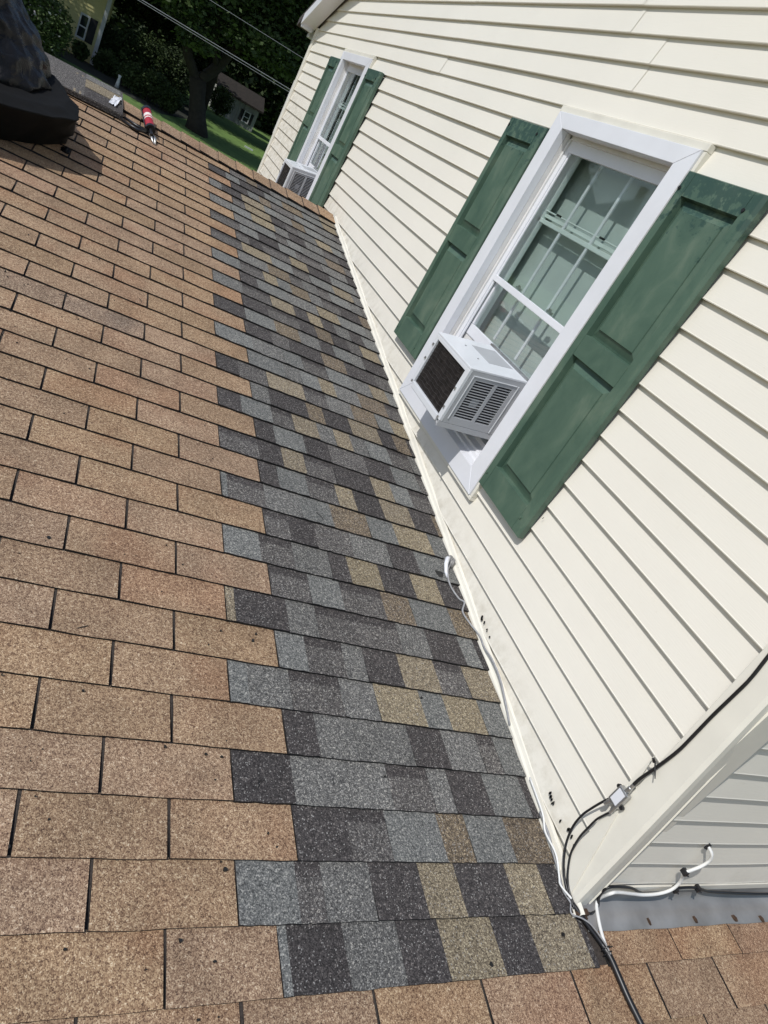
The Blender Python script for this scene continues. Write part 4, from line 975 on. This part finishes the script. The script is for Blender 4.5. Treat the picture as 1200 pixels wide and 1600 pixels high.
# other trees: left, behind and overhead
def tree(x, y, h, r, seed, label, n=16000, mat='leaf', size=.17, low=.25):
    t = empty('tree', (x, y, G), label, 'tree', 'trees round the yard')
    rg = random.Random(seed); mb = MB(); mb.tube([(x, y, G - .1), (x + .1, y, G + h * .3), (x - .1, y + .1, G + h * .75)], [.3 + r * .05, .2 + r * .03, .06], 9)
    for k in range(4):
        a = k * 1.7 + seed; mb.tube(smoothpts([(x, y, G + h * .3 + k * .4), (x + r * .3 * math.cos(a), y + r * .3 * math.sin(a), G + h * .5 + k * .3), (x + r * .6 * math.cos(a), y + r * .6 * math.sin(a), G + h * .7)]), .09, 6)
    mb.build('trunk', M['bark'], t, smooth=True)
    bl = [(x + rg.uniform(-.4, .4) * r, y + rg.uniform(-.4, .4) * r, G + h * rg.uniform(low + .12, .85), r * rg.uniform(.5, .75), r * rg.uniform(.5, .75), h * rg.uniform(.13, .2)) for _ in range(7)]
    leaves('crown', bl, n, size, M[mat], t, seed=seed, mat2=M['leafd'], f2=.4); return t
tree(-8.8, 38.5, 9, 3.6, 11, 'broad leafy tree left of the yellow cottage', 22000, 'leaf2')
tree(-15.5, 36, 12, 4.4, 12, 'tall tree added out of view beyond the left edge to shade the woods', 18000)  # unseen tree, added so that its shadow darkens the woods and yard
tree(-5.0, 52, 11, 4.5, 13, 'tall dark tree rising behind the yellow cottage', 18000)
tree(3.1, 50, 12, 4.6, 14, 'dense dark tree between the forked tree and the shed', 24000, 'leafd')
tree(9.8, 50, 12, 4.6, 15, 'dark tree beside the shed next to the far corner of the house', 24000, 'leafd')
tree(-.6, 50, 11, 4.2, 16, 'dark tree standing behind the garden bed shrubs', 22000, 'leafd')
# wood behind
rg = np.random.default_rng(5)
bl = []
for k in range(60):
    x = -38 + 80 * k / 59; y = 66 + rg.uniform(-3, 5); bl += [(x, y, G + rg.uniform(1.0, 3), 3.0, 2.4, 2.6), (x + 1, y + 1, G + rg.uniform(5, 9), 3.4, 3.0, 3.2), (x, y + 2, G + rg.uniform(10, 15), 3.4, 3, 3.4)]
leaves('woodland', bl, 150000, .30, M['leafd'], None, kind='stuff', seed=6, mat2=M['leaf'], f2=.25)
mb = MB()
for k in range(30):
    x = -38 + 80 * k / 29 + rg.uniform(-1, 1); y = 67 + rg.uniform(-2, 5); mb.tube([(x, y, G), (x + rg.uniform(-.5, .5), y, G + 9)], [.3, .15], 6)
tag(mb.build('woodland_trunks', M['bark'], None), kind='stuff')
mb = MB(); K = 60; vs = []
for k in range(K + 1):
    x = -120 + 240 * k / K; vs += [(x, 78 + 8 * math.sin(k), G - .5), (x, 80 + 8 * math.sin(k), G + 14 + 3 * math.sin(k * 1.7) + 2 * math.sin(k * 3.1))]
mb.add(vs, [(2 * k, 2 * k + 2, 2 * k + 3, 2 * k + 1) for k in range(K)]); tag(mb.build('wooded_hill', M['leafd'], None, fix=False, smooth=True), kind='structure')
# shrubs
def shrub(x, y, r, h, seed, label, mat='leaf2', n=5000, petals=0.0, size=.075):
    t = empty('shrub', (x, y, G), label, 'shrub', 'shrubs in the garden beds'); rg_ = random.Random(seed); mb = MB()
    for k in range(6):
        a = k * 1.05 + seed; mb.tube([(x + .1 * math.cos(a), y + .1 * math.sin(a), G - .02), (x + r * .5 * math.cos(a), y + r * .5 * math.sin(a), G + h * .7)], [.03, .012], 5)
    mb.build('stem', M['bark'], t)
    bl = [(x + rg_.uniform(-.45, .45) * r, y + rg_.uniform(-.45, .45) * r, G + h * rg_.uniform(.35, .65), r * .62, r * .62, h * .42) for _ in range(5)]
    leaves('foliage', bl, n, size, M[mat], t, seed=seed, mat2=M['petal'] if petals else M['leaf'], f2=petals or .4)
    return t
shrub(-4.75, 38.4, 1.25, 2.3, 31, 'tall flowering shrub with pale blooms in front of the yellow cottage', n=12000, petals=.035)
shrub(-6.5, 38.8, 1.5, 2.9, 32, 'high bushy shrub farthest left with a few pale blooms', n=12000, petals=.02)
shrub(-3.45, 41.9, .42, .75, 33, 'low rounded green bush at the foot of the yellow cottage corner', n=3500)
shrub(-2.2, 42.2, .65, 1.0, 34, 'yellowish low bush just right of the cottage corner', n=4000)
shrub(-1.2, 40.8, .75, 1.1, 35, 'low spreading bush in the middle of the garden bed', n=5000)
shrub(-.1, 40.2, .8, 1.3, 36, 'loose green bush near the lawn edge left of the trunk', n=6000, mat='leaf')
shrub(.75, 39.9, .75, 1.2, 37, 'dark bush right beside the forked trunk', n=6000, mat='leaf')
shrub(-2.6, 44.5, 1.0, 2.0, 38, 'taller dark bush behind the cottage corner', n=6000, mat='leaf')
shrub(-.9, 44.5, 1.5, 2.6, 39, 'large dark bush at the back of the garden bed', n=9000, mat='leaf')
shrub(1.2, 45, 1.5, 2.6, 40, 'large dark bush behind the forked trunk', n=9000, mat='leafd')
shrub(7.9, 46.0, .8, 1.0, 41, 'small bush on the lawn by the far corner of the house', n=4500, mat='leaf2')
shrub(4.9, 55.5, .8, 1.9, 42, 'thin grey green bush against the left end of the shed', n=3500)
def at_(x, y): return x, y
mb = MB(); mb.box(5.6, 6.1, 44.3, 44.42, G + .001, G + .08); tag(mb.build('garden_plank', M['wtrim'], None), 'short pale plank lying on the lawn before the small bush', 'plank')
mb = MB(); mb.tube([(-1.5, 39.1, G), (-1.5, 39.1, G + .30), (-1.5, 39.1, G + .42), (-1.5, 39.1, G + .55)], [.10, .07, .05, .08], 8); tag(mb.build('garden_ornament', M['wtrim'], None, smooth=True), 'small pale garden ornament at the edge of the bed', 'ornament')
# overhead wires
def wire(z0, z1, y, r, label, sag=.25):
    pts = []
    for k in range(25):
        t = k / 24; x = -16 + 34 * t; pts.append((x, y + .3 * t, z0 + (z1 - z0) * t))
    mb = MB(); mb.tube(pts, r, 6); tag(mb.build('overhead_wire', M['cableg'], None, smooth=True), label, 'wire', 'overhead wires')
wire(1.18, 1.58, 14, .0065, 'upper of the close pair of overhead wires crossing the dark trees')
wire(1.22, 1.45, 14.1, .0045, 'lower and thinner of the close pair of overhead wires')
wire(1.62, 2.25, 14, .004, 'single overhead wire highest in the picture')
print('brown tabs', nb, 'patch', npch)
